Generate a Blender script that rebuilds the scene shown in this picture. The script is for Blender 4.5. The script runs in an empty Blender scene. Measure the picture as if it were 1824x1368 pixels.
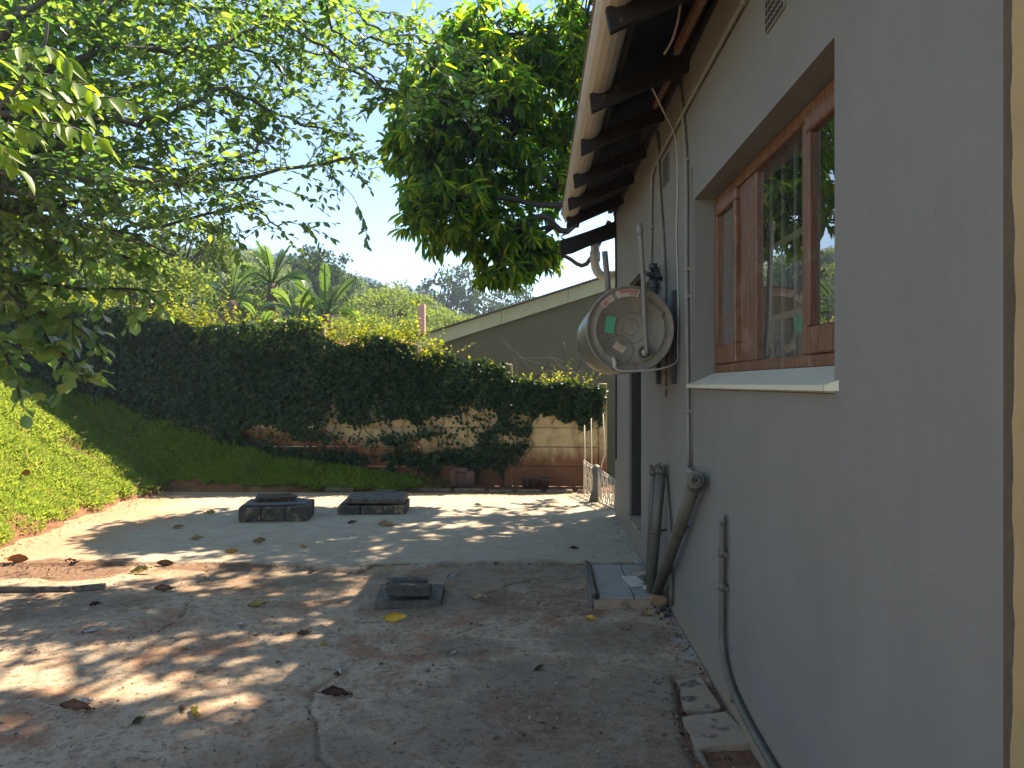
import bpy, math, random
import numpy as np
from mathutils import Vector, Matrix

rng = random.Random(11)
nrg = np.random.default_rng(11)
S = bpy.context.scene
COL = S.collection

# ------------------------------------------------------------------ camera, sky, sun, exposure
CAM_H = 1.5
FPX = 1370.0
YAW = math.atan(41.0 / FPX)
cd = bpy.data.cameras.new('camera')
cd.sensor_width = 36.0
cd.lens = 36.0 * FPX / 1824.0
cd.clip_start = 0.05
cd.clip_end = 2000
cam = bpy.data.objects.new('camera', cd)
cam.location = (0, 0, CAM_H)
cam.rotation_euler = (math.pi / 2, 0, YAW)
COL.objects.link(cam)
S.camera = cam

SUN = Vector((0.47, 0.50, 1.0)).normalized()          # towards the sun
ELEV = math.asin(SUN.z)
AZ = math.atan2(SUN.x, SUN.y)
w = bpy.data.worlds.new('World'); S.world = w; w.use_nodes = True
nt = w.node_tree
bg = nt.nodes['Background']
sky = nt.nodes.new('ShaderNodeTexSky')
sky.sky_type = 'NISHITA'; sky.sun_disc = False
sky.sun_elevation = ELEV; sky.sun_rotation = AZ
sky.air_density = 0.9; sky.dust_density = 0.0; sky.ozone_density = 5.0
nt.links.new(sky.outputs['Color'], bg.inputs['Color'])
bg.inputs['Strength'].default_value = 0.115
ld = bpy.data.lights.new('sun', 'SUN'); ld.energy = 4.8; ld.angle = math.radians(0.53)
ld.color = (1.0, 0.94, 0.84)
sun = bpy.data.objects.new('sun', ld); COL.objects.link(sun)
sun.rotation_euler = SUN.to_track_quat('Z', 'Y').to_euler()
sun.location = (8, 8, 20)
S.view_settings.view_transform = 'Standard'
S.view_settings.look = 'None'
S.view_settings.exposure = 1.58
S.view_settings.gamma = 1.0
S.view_settings.use_white_balance = True          # the camera's own white balance: set for open shade
S.view_settings.white_balance_temperature = 7700
S.view_settings.white_balance_tint = 10
S.view_settings.use_curve_mapping = False
S.render.engine = 'CYCLES'
cy = S.cycles
cy.use_denoising = True
cy.max_bounces = 8; cy.diffuse_bounces = 4; cy.glossy_bounces = 3; cy.transmission_bounces = 6
cy.transparent_max_bounces = 8; cy.volume_bounces = 0
cy.caustics_reflective = False; cy.caustics_refractive = False
cy.sample_clamp_indirect = 6.0

# ------------------------------------------------------------------ places read off the photograph (metres)
SY, CY_ = math.sin(YAW), math.cos(YAW)
def ray(px, py):
    a = (px - 912.0) / FPX; b = -(py - 684.0) / FPX
    return Vector((-SY + a * CY_, CY_ + a * SY, b))
def P(px, py, Y):
    d = ray(px, py); t = Y / d.y
    return Vector((d.x * t, Y, CAM_H + d.z * t))
def G(px, py, z=0.0):
    d = ray(px, py); t = (z - CAM_H) / d.z
    return Vector((d.x * t, d.y * t, z))
WX = 0.905
def W(px, py, x=WX):
    d = ray(px, py); t = x / d.x
    return Vector((x, d.y * t, CAM_H + d.z * t))

# ------------------------------------------------------------------ objects
def tag(o, label=None, cat=None, group=None, kind=None):
    if label: o['label'] = label
    if cat: o['category'] = cat
    if group: o['group'] = group
    if kind: o['kind'] = kind
    return o
def empty(name, loc=(0, 0, 0), label=None, cat=None, group=None, kind=None, rz=0.0):
    o = bpy.data.objects.new(name, None); COL.objects.link(o)
    o.location = loc; o.rotation_euler = (0, 0, rz); o.empty_display_size = .1
    return tag(o, label, cat, group, kind)
def link(name, me, parent=None, off=None):
    o = bpy.data.objects.new(name, me); COL.objects.link(o)
    if parent is not None: o.parent = parent
    if off is not None: o.location = off
    return o
def copy_tree(o, parent=None):
    c = o.copy(); COL.objects.link(c)
    if parent is not None: c.parent = parent
    for ch in o.children: copy_tree(ch, c)
    return c

def np_mesh(name, V, faces, mat=None, smooth=False, rnd=None, col=None):
    """faces: list of int arrays (n,k)"""
    me = bpy.data.meshes.new(name)
    V = np.asarray(V, dtype=np.float32)
    me.vertices.add(len(V)); me.vertices.foreach_set('co', V.ravel())
    faces = [np.asarray(f, dtype=np.int32) for f in faces if len(f)]
    nl = sum(f.size for f in faces); npoly = sum(len(f) for f in faces)
    me.loops.add(nl); me.polygons.add(npoly)
    me.loops.foreach_set('vertex_index', np.concatenate([f.ravel() for f in faces]))
    st = []; k0 = 0
    for f in faces:
        st.append(np.arange(len(f), dtype=np.int32) * f.shape[1] + k0); k0 += f.size
    me.polygons.foreach_set('loop_start', np.concatenate(st))
    if smooth: me.polygons.foreach_set('use_smooth', np.ones(npoly, dtype=bool))
    if rnd is not None:
        a = me.attributes.new('rnd', 'FLOAT', 'POINT'); a.data.foreach_set('value', np.asarray(rnd, dtype=np.float32))
    if col is not None:
        a = me.attributes.new('zone', 'FLOAT_COLOR', 'POINT'); a.data.foreach_set('color', np.asarray(col, dtype=np.float32).ravel())
    me.update(calc_edges=True)
    me.validate()
    if mat: me.materials.append(mat)
    return me

class MB:
    def __init__(s): s.v = []; s.f = []; s.sm = []
    def add(s, vs, fs, smooth=False):
        n = len(s.v); s.v += [tuple(v) for v in vs]
        for f in fs: s.f.append(tuple(i + n for i in f)); s.sm.append(smooth)
        return s
    def box(s, c, size, rot=None, jit=0.0, bev=0.0):
        hx, hy, hz = size[0] / 2, size[1] / 2, size[2] / 2
        c = Vector(c)
        if bev <= 0:
            vs = [Vector((x * hx, y * hy, z * hz)) for z in (-1, 1) for y in (-1, 1) for x in (-1, 1)]
            fs = [(0, 2, 3, 1), (4, 5, 7, 6), (0, 1, 5, 4), (2, 6, 7, 3), (0, 4, 6, 2), (1, 3, 7, 5)]
        else:
            b = min(bev, hx * .9, hy * .9, hz * .9)
            vs = []; idx = {}
            for z in (-1, 1):
                for y in (-1, 1):
                    for x in (-1, 1):
                        for a in range(3):
                            p = [x * hx, y * hy, z * hz]
                            for k in range(3):
                                if k != a: p[k] -= (x, y, z)[k] * b
                            idx[(x, y, z, a)] = len(vs); vs.append(Vector(p))
            fs = []
            for a in range(3):
                u, v = (a + 1) % 3, (a + 2) % 3
                for sg in (-1, 1):
                    q = []
                    for (i, j) in ((-1, -1), (1, -1), (1, 1), (-1, 1)):
                        p = [0, 0, 0]; p[a] = sg; p[u] = i; p[v] = j
                        q.append(idx[(p[0], p[1], p[2], a)])
                    fs.append(tuple(q if sg > 0 else q[::-1]))
                for i in (-1, 1):
                    for j in (-1, 1):
                        e = []
                        for t in (-1, 1):
                            p = [0, 0, 0]; p[a] = t; p[u] = i; p[v] = j
                            e.append((idx[(*p, u)], idx[(*p, v)]))
                        q = (e[0][0], e[1][0], e[1][1], e[0][1])
                        fs.append(q if i * j > 0 else q[::-1])
            for x in (-1, 1):
                for y in (-1, 1):
                    for z in (-1, 1):
                        q = tuple(idx[(x, y, z, a)] for a in range(3))
                        fs.append(q if x * y * z > 0 else q[::-1])
        if jit:
            vs = [v + Vector((rng.uniform(-jit, jit), rng.uniform(-jit, jit), rng.uniform(-jit, jit))) for v in vs]
        if rot is not None: vs = [rot @ v for v in vs]
        return s.add([v + c for v in vs], fs)
    def tube(s, pts, r, seg=8, cap=True, smooth=True):
        pts = [Vector(p) for p in pts]; n = len(pts)
        rr = r if isinstance(r, (list, tuple)) else [r] * n
        base = len(s.v); prev = None
        for i, p in enumerate(pts):
            t = (pts[min(i + 1, n - 1)] - pts[max(i - 1, 0)])
            if t.length < 1e-9: t = Vector((0, 0, 1))
            t.normalize()
            if prev is None:
                a = Vector((0, 0, 1)) if abs(t.z) < .9 else Vector((1, 0, 0))
                u = (a - t * a.dot(t)).normalized()
            else:
                u = prev - t * prev.dot(t)
                u = u.normalized() if u.length > 1e-6 else t.orthogonal().normalized()
            prev = u; v = t.cross(u)
            for k in range(seg):
                an = 2 * math.pi * k / seg
                q = p + (u * math.cos(an) + v * math.sin(an)) * rr[i]
                s.v.append((q.x, q.y, q.z))
        for i in range(n - 1):
            for k in range(seg):
                k2 = (k + 1) % seg
                s.f.append((base + i * seg + k, base + i * seg + k2, base + (i + 1) * seg + k2, base + (i + 1) * seg + k)); s.sm.append(smooth)
        if cap:
            s.f.append(tuple(base + k for k in range(seg))[::-1]); s.sm.append(False)
            s.f.append(tuple(base + (n - 1) * seg + k for k in range(seg))); s.sm.append(False)
        return s
    def lathe(s, prof, c, ax, seg=32):
        """prof: list of (along, radius); ax: unit axis"""
        ax = Vector(ax).normalized(); u = ax.orthogonal().normalized(); v = ax.cross(u); c = Vector(c); base = len(s.v)
        for (a, r) in prof:
            for k in range(seg):
                an = 2 * math.pi * k / seg
                q = c + ax * a + (u * math.cos(an) + v * math.sin(an)) * r
                s.v.append((q.x, q.y, q.z))
        for i in range(len(prof) - 1):
            for k in range(seg):
                k2 = (k + 1) % seg
                s.f.append((base + i * seg + k, base + i * seg + k2, base + (i + 1) * seg + k2, base + (i + 1) * seg + k)); s.sm.append(True)
        return s
    def prism(s, poly, d):
        """poly: list of Vectors (planar), d: extrusion Vector"""
        n = len(poly); d = Vector(d); vs = [Vector(p) for p in poly] + [Vector(p) + d for p in poly]
        fs = [tuple(range(n))[::-1], tuple(range(n, 2 * n))] + [(i, (i + 1) % n, n + (i + 1) % n, n + i) for i in range(n)]
        return s.add(vs, fs)
    def mesh(s, name, mat):
        me = bpy.data.meshes.new(name)
        me.from_pydata(s.v, [], s.f)
        me.polygons.foreach_set('use_smooth', s.sm)
        me.update()
        if mat: me.materials.append(mat)
        return me
    def build(s, name, mat, parent=None, org=None):
        if org is None and parent is not None:
            org = Vector(parent.location)
            if parent.parent is not None: org = org + Vector(parent.parent.location)
        if org is not None:
            org = Vector(org); s.v = [(a - org.x, b - org.y, c - org.z) for a, b, c in s.v]
        o = link(name, s.mesh(name, mat), parent)
        return o

# ------------------------------------------------------------------ materials
def lin(r, g, b): return (r, g, b, 1.0)
def newmat(name):
    m = bpy.data.materials.new(name); m.use_nodes = True
    n = m.node_tree; b = n.nodes['Principled BSDF']
    return m, n, b
def N(n, t, **kw):
    x = n.nodes.new(t)
    for k, v in kw.items():
        if k in x.inputs: x.inputs[k].default_value = v
        else: setattr(x, k, v)
    return x
def ramp(n, fac, stops, interp='LINEAR'):
    r = n.nodes.new('ShaderNodeValToRGB'); r.color_ramp.interpolation = interp
    e = r.color_ramp.elements
    while len(e) < len(stops): e.new(0.5)
    for el, (p, c) in zip(e, stops): el.position = p; el.color = c if len(c) == 4 else (*c, 1)
    n.links.new(fac, r.inputs['Fac']); return r.outputs['Color']
def mixc(n, fac, a, b, mode='MIX'):
    m = n.nodes.new('ShaderNodeMix'); m.data_type = 'RGBA'; m.blend_type = mode
    for s, v in ((m.inputs[0], fac), (m.inputs[6], a), (m.inputs[7], b)):
        if hasattr(v, 'links'): n.links.new(v, s)
        elif isinstance(v, (int, float)): s.default_value = v
        else: s.default_value = v if len(v) == 4 else (*v, 1)
    return m.outputs[2]
def math_(n, op, a, b=None, clamp=False):
    m = n.nodes.new('ShaderNodeMath'); m.operation = op; m.use_clamp = clamp
    for i, v in enumerate((a, b)):
        if v is None: continue
        if hasattr(v, 'links'): n.links.new(v, m.inputs[i])
        else: m.inputs[i].default_value = v
    return m.outputs[0]
def noise(n, co, scale, detail=4, rough=.6, dist=0.0):
    x = N(n, 'ShaderNodeTexNoise'); x.inputs['Scale'].default_value = scale; x.inputs['Detail'].default_value = detail
    x.inputs['Roughness'].default_value = rough; x.inputs['Distortion'].default_value = dist
    n.links.new(co, x.inputs['Vector']); return x.outputs['Fac']
def wpos(n): return n.nodes.new('ShaderNodeNewGeometry').outputs['Position']
def opos(n): return n.nodes.new('ShaderNodeTexCoord').outputs['Object']
def scaled(n, co, s):
    m = n.nodes.new('ShaderNodeMapping'); m.inputs['Scale'].default_value = s
    n.links.new(co, m.inputs['Vector']); return m.outputs['Vector']
def bump(n, b, h, strength=.3, dist=.01):
    x = n.nodes.new('ShaderNodeBump'); x.inputs['Strength'].default_value = strength; x.inputs['Distance'].default_value = dist
    n.links.new(h, x.inputs['Height']); n.links.new(x.outputs['Normal'], b.inputs['Normal'])
def simple(name, c1, c2, scale=8, rough=.7, stretch=(1, 1, 1), bstr=.2, bscale=60, spots=None, metal=0.0, spec=.5, lo=.3, hi=.7, world=True):
    m, n, b = newmat(name)
    co = scaled(n, wpos(n) if world else opos(n), stretch)
    f = noise(n, co, scale, 6, .62, .4)
    c = ramp(n, f, [(lo, c1), (hi, c2)])
    if spots:
        f2 = noise(n, co, spots[1], 5, .7)
        k = ramp(n, f2, [(spots[2], (0, 0, 0)), (spots[2] + spots[3], (1, 1, 1))])
        c = mixc(n, k, c, spots[0])
    n.links.new(c, b.inputs['Base Color'])
    b.inputs['Roughness'].default_value = rough; b.inputs['Metallic'].default_value = metal
    b.inputs['Specular IOR Level'].default_value = spec
    if bstr: bump(n, b, noise(n, co, bscale, 4, .7), bstr, .004)
    return m

M = {}
def wall_mat():
    m, n, b = newmat('grey_wall_paint')
    co = wpos(n)
    f = noise(n, scaled(n, co, (1, 1, .5)), 1.1, 5, .6)
    c = ramp(n, f, [(.3, lin(.19, .185, .165)), (.7, lin(.222, .217, .196))])
    st = noise(n, scaled(n, co, (1, 5, .35)), 2.2, 4, .6)
    c = mixc(n, ramp(n, st, [(.5, (0, 0, 0)), (.8, (.35, .35, .35))]), c, lin(.175, .168, .145))
    # soil splash along the foot of the wall
    z = N(n, 'ShaderNodeSeparateXYZ'); n.links.new(co, z.inputs[0])
    zz = math_(n, 'ADD', z.outputs['Z'], math_(n, 'MULTIPLY', noise(n, co, 6, 5, .7), .18))
    c = mixc(n, ramp(n, zz, [(.06, (.85, .85, .85)), (.34, (0, 0, 0))]), c, lin(.30, .225, .15))
    sp = noise(n, co, 45, 2, .5)
    c = mixc(n, ramp(n, sp, [(.78, (0, 0, 0)), (.80, (.6, .6, .6))]), c, lin(.40, .385, .35))
    dk = noise(n, co, 28, 2, .5)
    c = mixc(n, ramp(n, dk, [(.775, (0, 0, 0)), (.79, (.7, .7, .7))]), c, lin(.10, .095, .08))
    tr_ = noise(n, scaled(n, co, (1, 1, 1)), 3.2, 7, .72, .6)
    c = mixc(n, ramp(n, tr_, [(.46, (0, 0, 0)), (.62, (.3, .3, .3))]), c, lin(.25, .243, .218))
    zy = z.outputs['Y']; zt = z.outputs['Z']
    under = math_(n, 'MULTIPLY', math_(n, 'MULTIPLY', math_(n, 'GREATER_THAN', zy, 2.3), math_(n, 'LESS_THAN', zy, 4.46)), math_(n, 'LESS_THAN', zt, 1.48))
    drip = noise(n, scaled(n, co, (1, 7, .3)), 3.1, 8, .75, 1.2)
    fade = ramp(n, zt, [(.55, (0, 0, 0)), (1.0, (1, 1, 1))])
    dr = mixc(n, 1.0, mixc(n, 1.0, ramp(n, drip, [(.50, (0, 0, 0)), (.74, (.28, .28, .28))]), fade, 'MULTIPLY'), under, 'MULTIPLY')
    c = mixc(n, dr, c, lin(.17, .15, .115))
    n.links.new(c, b.inputs['Base Color']); b.inputs['Roughness'].default_value = .62; b.inputs['Specular IOR Level'].default_value = .35
    h = math_(n, 'ADD', math_(n, 'MULTIPLY', noise(n, co, 7, 4, .55), 1.3), noise(n, co, 160, 3, .6))
    bump(n, b, h, .22, .006)
    return m
M['wall'] = wall_mat()
M['ochre'] = simple('ochre_paint', lin(.37, .26, .115), lin(.44, .32, .15), 5, .7, bstr=.25, bscale=90)
M['brownband'] = simple('brown_primer', lin(.085, .062, .035), lin(.12, .088, .05), 12, .8)
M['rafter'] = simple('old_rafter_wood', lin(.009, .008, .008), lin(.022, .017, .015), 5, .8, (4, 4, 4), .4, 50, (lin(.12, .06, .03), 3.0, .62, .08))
M['roof'] = simple('roof_sheet', lin(.010, .010, .012), lin(.018, .018, .02), 3, .7, bstr=.1)
M['cream'] = simple('cream_paint', lin(.46, .41, .34), lin(.55, .49, .41), 6, .45, bstr=.08, spots=(lin(.25, .17, .10), 40, .66, .05))
M['sill'] = simple('sill_paint', lin(.60, .56, .42), lin(.68, .64, .50), 6, .5, bstr=.15, spots=(lin(.28, .25, .18), 25, .68, .06))
M['pipe'] = simple('grey_pipe_paint', lin(.095, .085, .062), lin(.14, .126, .097), 9, .5, bstr=.1, spots=(lin(.23, .22, .18), 30, .64, .08))
M['pipe2'] = simple('conduit_paint', lin(.19, .175, .145), lin(.25, .235, .195), 9, .5, bstr=.1)
M['cable'] = simple('cable_sheath', lin(.42, .38, .33), lin(.52, .47, .42), 9, .5, bstr=0)
M['black'] = simple('black_plastic', lin(.018, .019, .02), lin(.035, .036, .036), 9, .45, bstr=.05)
M['valve'] = simple('dark_valve', lin(.02, .028, .035), lin(.05, .055, .06), 30, .5, bstr=.1)
def wood(name, c1, c2, c3):
    m, n, b = newmat(name); co = wpos(n)
    g = noise(n, scaled(n, co, (14, 14, 1.6)), 3, 6, .65, .8)
    c = ramp(n, g, [(.3, c1), (.55, c2), (.75, c3)])
    wv = noise(n, co, 5, 6, .7)
    c = mixc(n, ramp(n, wv, [(.54, (0, 0, 0)), (.7, (.7, .7, .7))]), c, lin(.30, .22, .16))
    n.links.new(c, b.inputs['Base Color']); b.inputs['Roughness'].default_value = .5
    bump(n, b, g, .35, .004)
    return m
M['wood'] = wood('varnished_window_wood', lin(.085, .036, .017), lin(.18, .082, .04), lin(.31, .165, .09))
M['door'] = simple('dark_door_paint', lin(.03, .024, .02), lin(.045, .035, .028), 8, .6, bstr=.1)
M['bars'] = simple('cream_bars', lin(.80, .77, .66), lin(.85, .82, .72), 8, .5, bstr=0)
M['curtain'] = simple('curtain_cloth', lin(.58, .52, .42), lin(.72, .66, .55), 4, .9, (1, 9, .6), .2, 40)
M['room'] = simple('room_paint', lin(.10, .09, .075), lin(.14, .13, .11), 3, .8, bstr=0)
M['white_iron'] = simple('white_iron_paint', lin(.42, .38, .31), lin(.55, .5, .42), 20, .5, bstr=.1, spots=(lin(.2, .11, .06), 30, .62, .06))
M['cane'] = simple('pale_cane', lin(.5, .45, .36), lin(.65, .6, .5), 10, .6, bstr=0)
M['vent'] = simple('terracotta_vent', lin(.09, .085, .08), lin(.13, .125, .12), 10, .8)
def glass_mat():
    m, n, b = newmat('window_glass')
    out = n.nodes['Material Output']
    fr = N(n, 'ShaderNodeFresnel', IOR=1.52)
    k = math_(n, 'MULTIPLY', fr.outputs[0], 3.3, True)
    tr = N(n, 'ShaderNodeBsdfTransparent'); tr.inputs[0].default_value = (.9, .93, .9, 1)
    gl = N(n, 'ShaderNodeBsdfGlossy'); gl.inputs['Roughness'].default_value = .0
    mx = n.nodes.new('ShaderNodeMixShader'); n.links.new(k, mx.inputs[0])
    n.links.new(tr.outputs[0], mx.inputs[1]); n.links.new(gl.outputs[0], mx.inputs[2])
    # dust film
    d = N(n, 'ShaderNodeBsdfDiffuse'); d.inputs[0].default_value = (.5, .48, .42, 1)
    f = ramp(n, noise(n, scaled(n, wpos(n), (1, 3, .8)), 3, 5, .7), [(.35, (.01, .01, .01)), (.8, (.10, .10, .10))])
    m2 = n.nodes.new('ShaderNodeMixShader'); n.links.new(f, m2.inputs[0])
    n.links.new(mx.outputs[0], m2.inputs[1]); n.links.new(d.outputs[0], m2.inputs[2])
    n.links.new(m2.outputs[0], out.inputs['Surface']); n.nodes.remove(b)
    return m
M['glass'] = glass_mat()

def brick_dark(name, a, b_, sp=None):
    return simple(name, a, b_, 14, .85, (1, 1, 1), .6, 70, sp)
M['oldbrick'] = brick_dark('mossy_black_brick', lin(.05, .042, .034), lin(.12, .10, .078), (lin(.30, .21, .13), 7, .56, .06))
M['oldslab'] = brick_dark('mossy_slab', lin(.09, .078, .062), lin(.19, .165, .13), (lin(.045, .034, .028), 12, .55, .08))
M['lid'] = brick_dark('grey_lid', lin(.10, .10, .10), lin(.17, .165, .16), (lin(.04, .04, .04), 12, .6, .08))
M['slate'] = simple('slate_tile', lin(.26, .24, .22), lin(.36, .32, .28), 5, .55, bstr=.2, spots=(lin(.24, .18, .13), 7, .55, .1))
M['whitetile'] = simple('white_tile', lin(.58, .54, .44), lin(.66, .62, .52), 12, .4, bstr=.05)
M['tanbrick'] = brick_dark('tan_brick', lin(.27, .16, .08), lin(.36, .24, .13), (lin(.13, .09, .06), 18, .6, .06))
M['paver'] = simple('worn_paver', lin(.33, .23, .15), lin(.44, .33, .23), 9, .9, bstr=.5, bscale=45, spots=(lin(.10, .075, .055), 6, .55, .08))
M['pot'] = simple('old_pot', lin(.07, .042, .035), lin(.12, .075, .06), 10, .8, bstr=.3)
M['bark'] = simple('bark', lin(.035, .028, .023), lin(.085, .07, .058), 9, .9, (1, 1, .4), .5, 40)
M['bark_pale'] = simple('pale_bark', lin(.07, .06, .05), lin(.15, .13, .11), 9, .9, (1, 1, .4), .4, 40)
M['palmbark'] = simple('palm_bark', lin(.10, .06, .045), lin(.2, .12, .09), 9, .9, (1, 1, 3), .5, 20)
M['gable'] = simple('olive_plaster', lin(.135, .135, .10), lin(.165, .162, .122), 2.5, .8, bstr=.15)
M['barge'] = simple('pale_green_board', lin(.48, .50, .38), lin(.56, .58, .45), 3, .6, bstr=.1, spots=(lin(.32, .33, .25), 9, .62, .08))
M['asb'] = simple('cement_sheet', lin(.13, .115, .105), lin(.2, .18, .165), 4, .85, bstr=.2)
M['pinkwall'] = simple('pink_plaster', lin(.62, .36, .30), lin(.68, .42, .35), 5, .8, bstr=.1)
M['redroof'] = simple('red_tiles', lin(.42, .15, .10), lin(.5, .2, .14), 10, .8, bstr=.2)

def panel_mat():
    m, n, b = newmat('precast_concrete'); co = wpos(n)
    f = noise(n, scaled(n, co, (1, 1, 1.6)), 4, 6, .68, .5)
    c = ramp(n, f, [(.28, lin(.33, .27, .14)), (.5, lin(.52, .43, .25)), (.72, lin(.62, .52, .33))])
    blot = noise(n, scaled(n, co, (2.5, 1, .6)), 3, 6, .75)
    c = mixc(n, ramp(n, blot, [(.5, (0, 0, 0)), (.68, (.8, .8, .8))]), c, lin(.13, .12, .06))
    z = N(n, 'ShaderNodeSeparateXYZ'); n.links.new(co, z.inputs[0])
    x2 = math_(n, 'MULTIPLY', math_(n, 'ADD', z.outputs['X'], .6), -.09)
    x2 = math_(n, 'MAXIMUM', x2, 0.0)
    zz = math_(n, 'SUBTRACT', z.outputs['Z'], x2)
    zz = math_(n, 'ADD', zz, math_(n, 'MULTIPLY', noise(n, scaled(n, co, (3, 1, 1)), 2.2, 5, .65), .5))
    c = mixc(n, ramp(n, zz, [(.62, (.95, .95, .95)), (.86, (0, 0, 0))]), c, mixc(n, f, lin(.10, .038, .022), lin(.30, .13, .06)))
    n.links.new(c, b.inputs['Base Color']); b.inputs['Roughness'].default_value = .9
    bump(n, b, noise(n, co, 40, 5, .7), .4, .006)
    return m
M['panel'] = panel_mat()

def leafmat(name, cols, tcols, trans=.45, rough=.42, spec=.35):
    m, n, b = newmat(name); out = n.nodes['Material Output']
    at = N(n, 'ShaderNodeAttribute'); at.attribute_name = 'rnd'
    oi = N(n, 'ShaderNodeObjectInfo')
    f = math_(n, 'FRACT', math_(n, 'ADD', at.outputs['Fac'], oi.outputs['Random']))
    k = len(cols) - 1
    c = ramp(n, f, [(i / k, lin(*x)) for i, x in enumerate(cols)])
    k = len(tcols) - 1
    ct = ramp(n, f, [(i / k, lin(*x)) for i, x in enumerate(tcols)])
    n.links.new(c, b.inputs['Base Color']); b.inputs['Roughness'].default_value = rough
    b.inputs['Specular IOR Level'].default_value = spec
    t = N(n, 'ShaderNodeBsdfTranslucent'); n.links.new(ct, t.inputs[0])
    mx = n.nodes.new('ShaderNodeMixShader'); mx.inputs[0].default_value = trans
    n.links.new(b.outputs[0], mx.inputs[1]); n.links.new(t.outputs[0], mx.inputs[2])
    n.links.new(mx.outputs[0], out.inputs['Surface'])
    return m
M['lf_left'] = leafmat('canopy_leaf', [(.045, .10, .07), (.06, .125, .075), (.08, .15, .07), (.06, .12, .06)],
                       [(.10, .28, .06), (.24, .48, .07), (.52, .70, .08), (.34, .56, .06)], .47, .26, .8)
M['lf_bright'] = leafmat('young_leaf', [(.06, .14, .02), (.075, .16, .025)], [(.38, .6, .03), (.5, .68, .04)], .55)
M['lf_round'] = leafmat('round_leaf', [(.05, .10, .045), (.08, .14, .05), (.11, .145, .06)],
                        [(.18, .40, .08), (.34, .56, .11), (.46, .56, .15), (.28, .56, .08)], .5, .32, .6)
M['lf_mango'] = leafmat('mango_leaf', [(.018, .052, .03), (.026, .07, .03), (.04, .095, .03), (.07, .115, .028)],
                       [(.09, .30, .03), (.20, .48, .03), (.46, .70, .04), (.75, .74, .04)], .55, .36, .4)
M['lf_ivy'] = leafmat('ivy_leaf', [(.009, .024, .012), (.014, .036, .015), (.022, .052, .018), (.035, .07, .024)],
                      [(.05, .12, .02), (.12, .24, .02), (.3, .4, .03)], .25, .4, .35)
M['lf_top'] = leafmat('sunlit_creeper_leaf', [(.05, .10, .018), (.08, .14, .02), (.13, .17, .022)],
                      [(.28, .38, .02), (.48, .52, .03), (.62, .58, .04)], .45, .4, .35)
M['lf_bg'] = leafmat('wood_leaf', [(.03, .065, .02), (.05, .09, .025), (.07, .115, .03)], [(.14, .24, .03), (.24, .34, .05), (.32, .40, .06)], .35, .6, .2)
M['lf_lime'] = leafmat('lime_leaf', [(.07, .12, .03), (.09, .15, .03), (.12, .17, .04)], [(.28, .4, .05), (.38, .48, .06), (.46, .52, .07)], .4, .6, .2)
M['lf_dark'] = leafmat('dark_leaf', [(.018, .042, .02), (.03, .06, .025), (.04, .07, .028)], [(.06, .13, .03), (.1, .18, .04)], .3, .6, .2)
M['lf_palm'] = leafmat('paddle_leaf', [(.045, .10, .04), (.06, .13, .045), (.085, .15, .05)], [(.18, .36, .06), (.26, .44, .06), (.34, .5, .08)], .4, .38, .5)
M['grass'] = leafmat('grass_blade', [(.13, .25, .05), (.17, .31, .055), (.20, .33, .06), (.25, .30, .095)],
                     [(.40, .56, .06), (.52, .66, .08), (.64, .72, .10), (.62, .6, .16)], .48, .5, .25)

# ------------------------------------------------------------------ leaf clouds
T5 = (np.array([(0, 0, 0), (.45, .5, .10), (.45, -.5, .10), (.5, 0, 0), (1, 0, -.10)], dtype=np.float32),
      np.array([(0, 3, 1), (1, 3, 4), (0, 2, 3), (2, 4, 3)]))
T3 = (np.array([(0, 0, 0), (.5, .5, .06), (.5, -.5, .06), (1, 0, -.06)], dtype=np.float32), np.array([(0, 3, 1), (0, 2, 3)]))
def big_leaf(n=6, droop=.22, fold=.16, wid=lambda t: math.sin(math.pi * t ** .8) ** .8):
    vs = []; fs = []
    for i in range(n + 1):
        t = i / n; w_ = wid(t) * .5 if 0 < i < n else 0.02
        z = -droop * t * t
        vs += [(t, w_, z + fold * w_), (t, 0, z), (t, -w_, z + fold * w_)]
    for i in range(n):
        a = i * 3; c = a + 3
        fs += [(a, a + 1, c + 1, c), (a + 1, a + 2, c + 2, c + 1)]
    return np.array(vs, dtype=np.float32), np.array(fs)
TB = big_leaf(5)
TROUND = (np.array([(0, 0, 0), (.28, .42, .06), (.68, .46, .05), (1, 0, -.1), (.68, -.46, .05), (.28, -.42, .06), (.5, 0, -.03)], dtype=np.float32),
          np.array([(6, 1, 0), (6, 2, 1), (6, 3, 2), (6, 4, 3), (6, 5, 4), (6, 0, 5)]))

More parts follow.
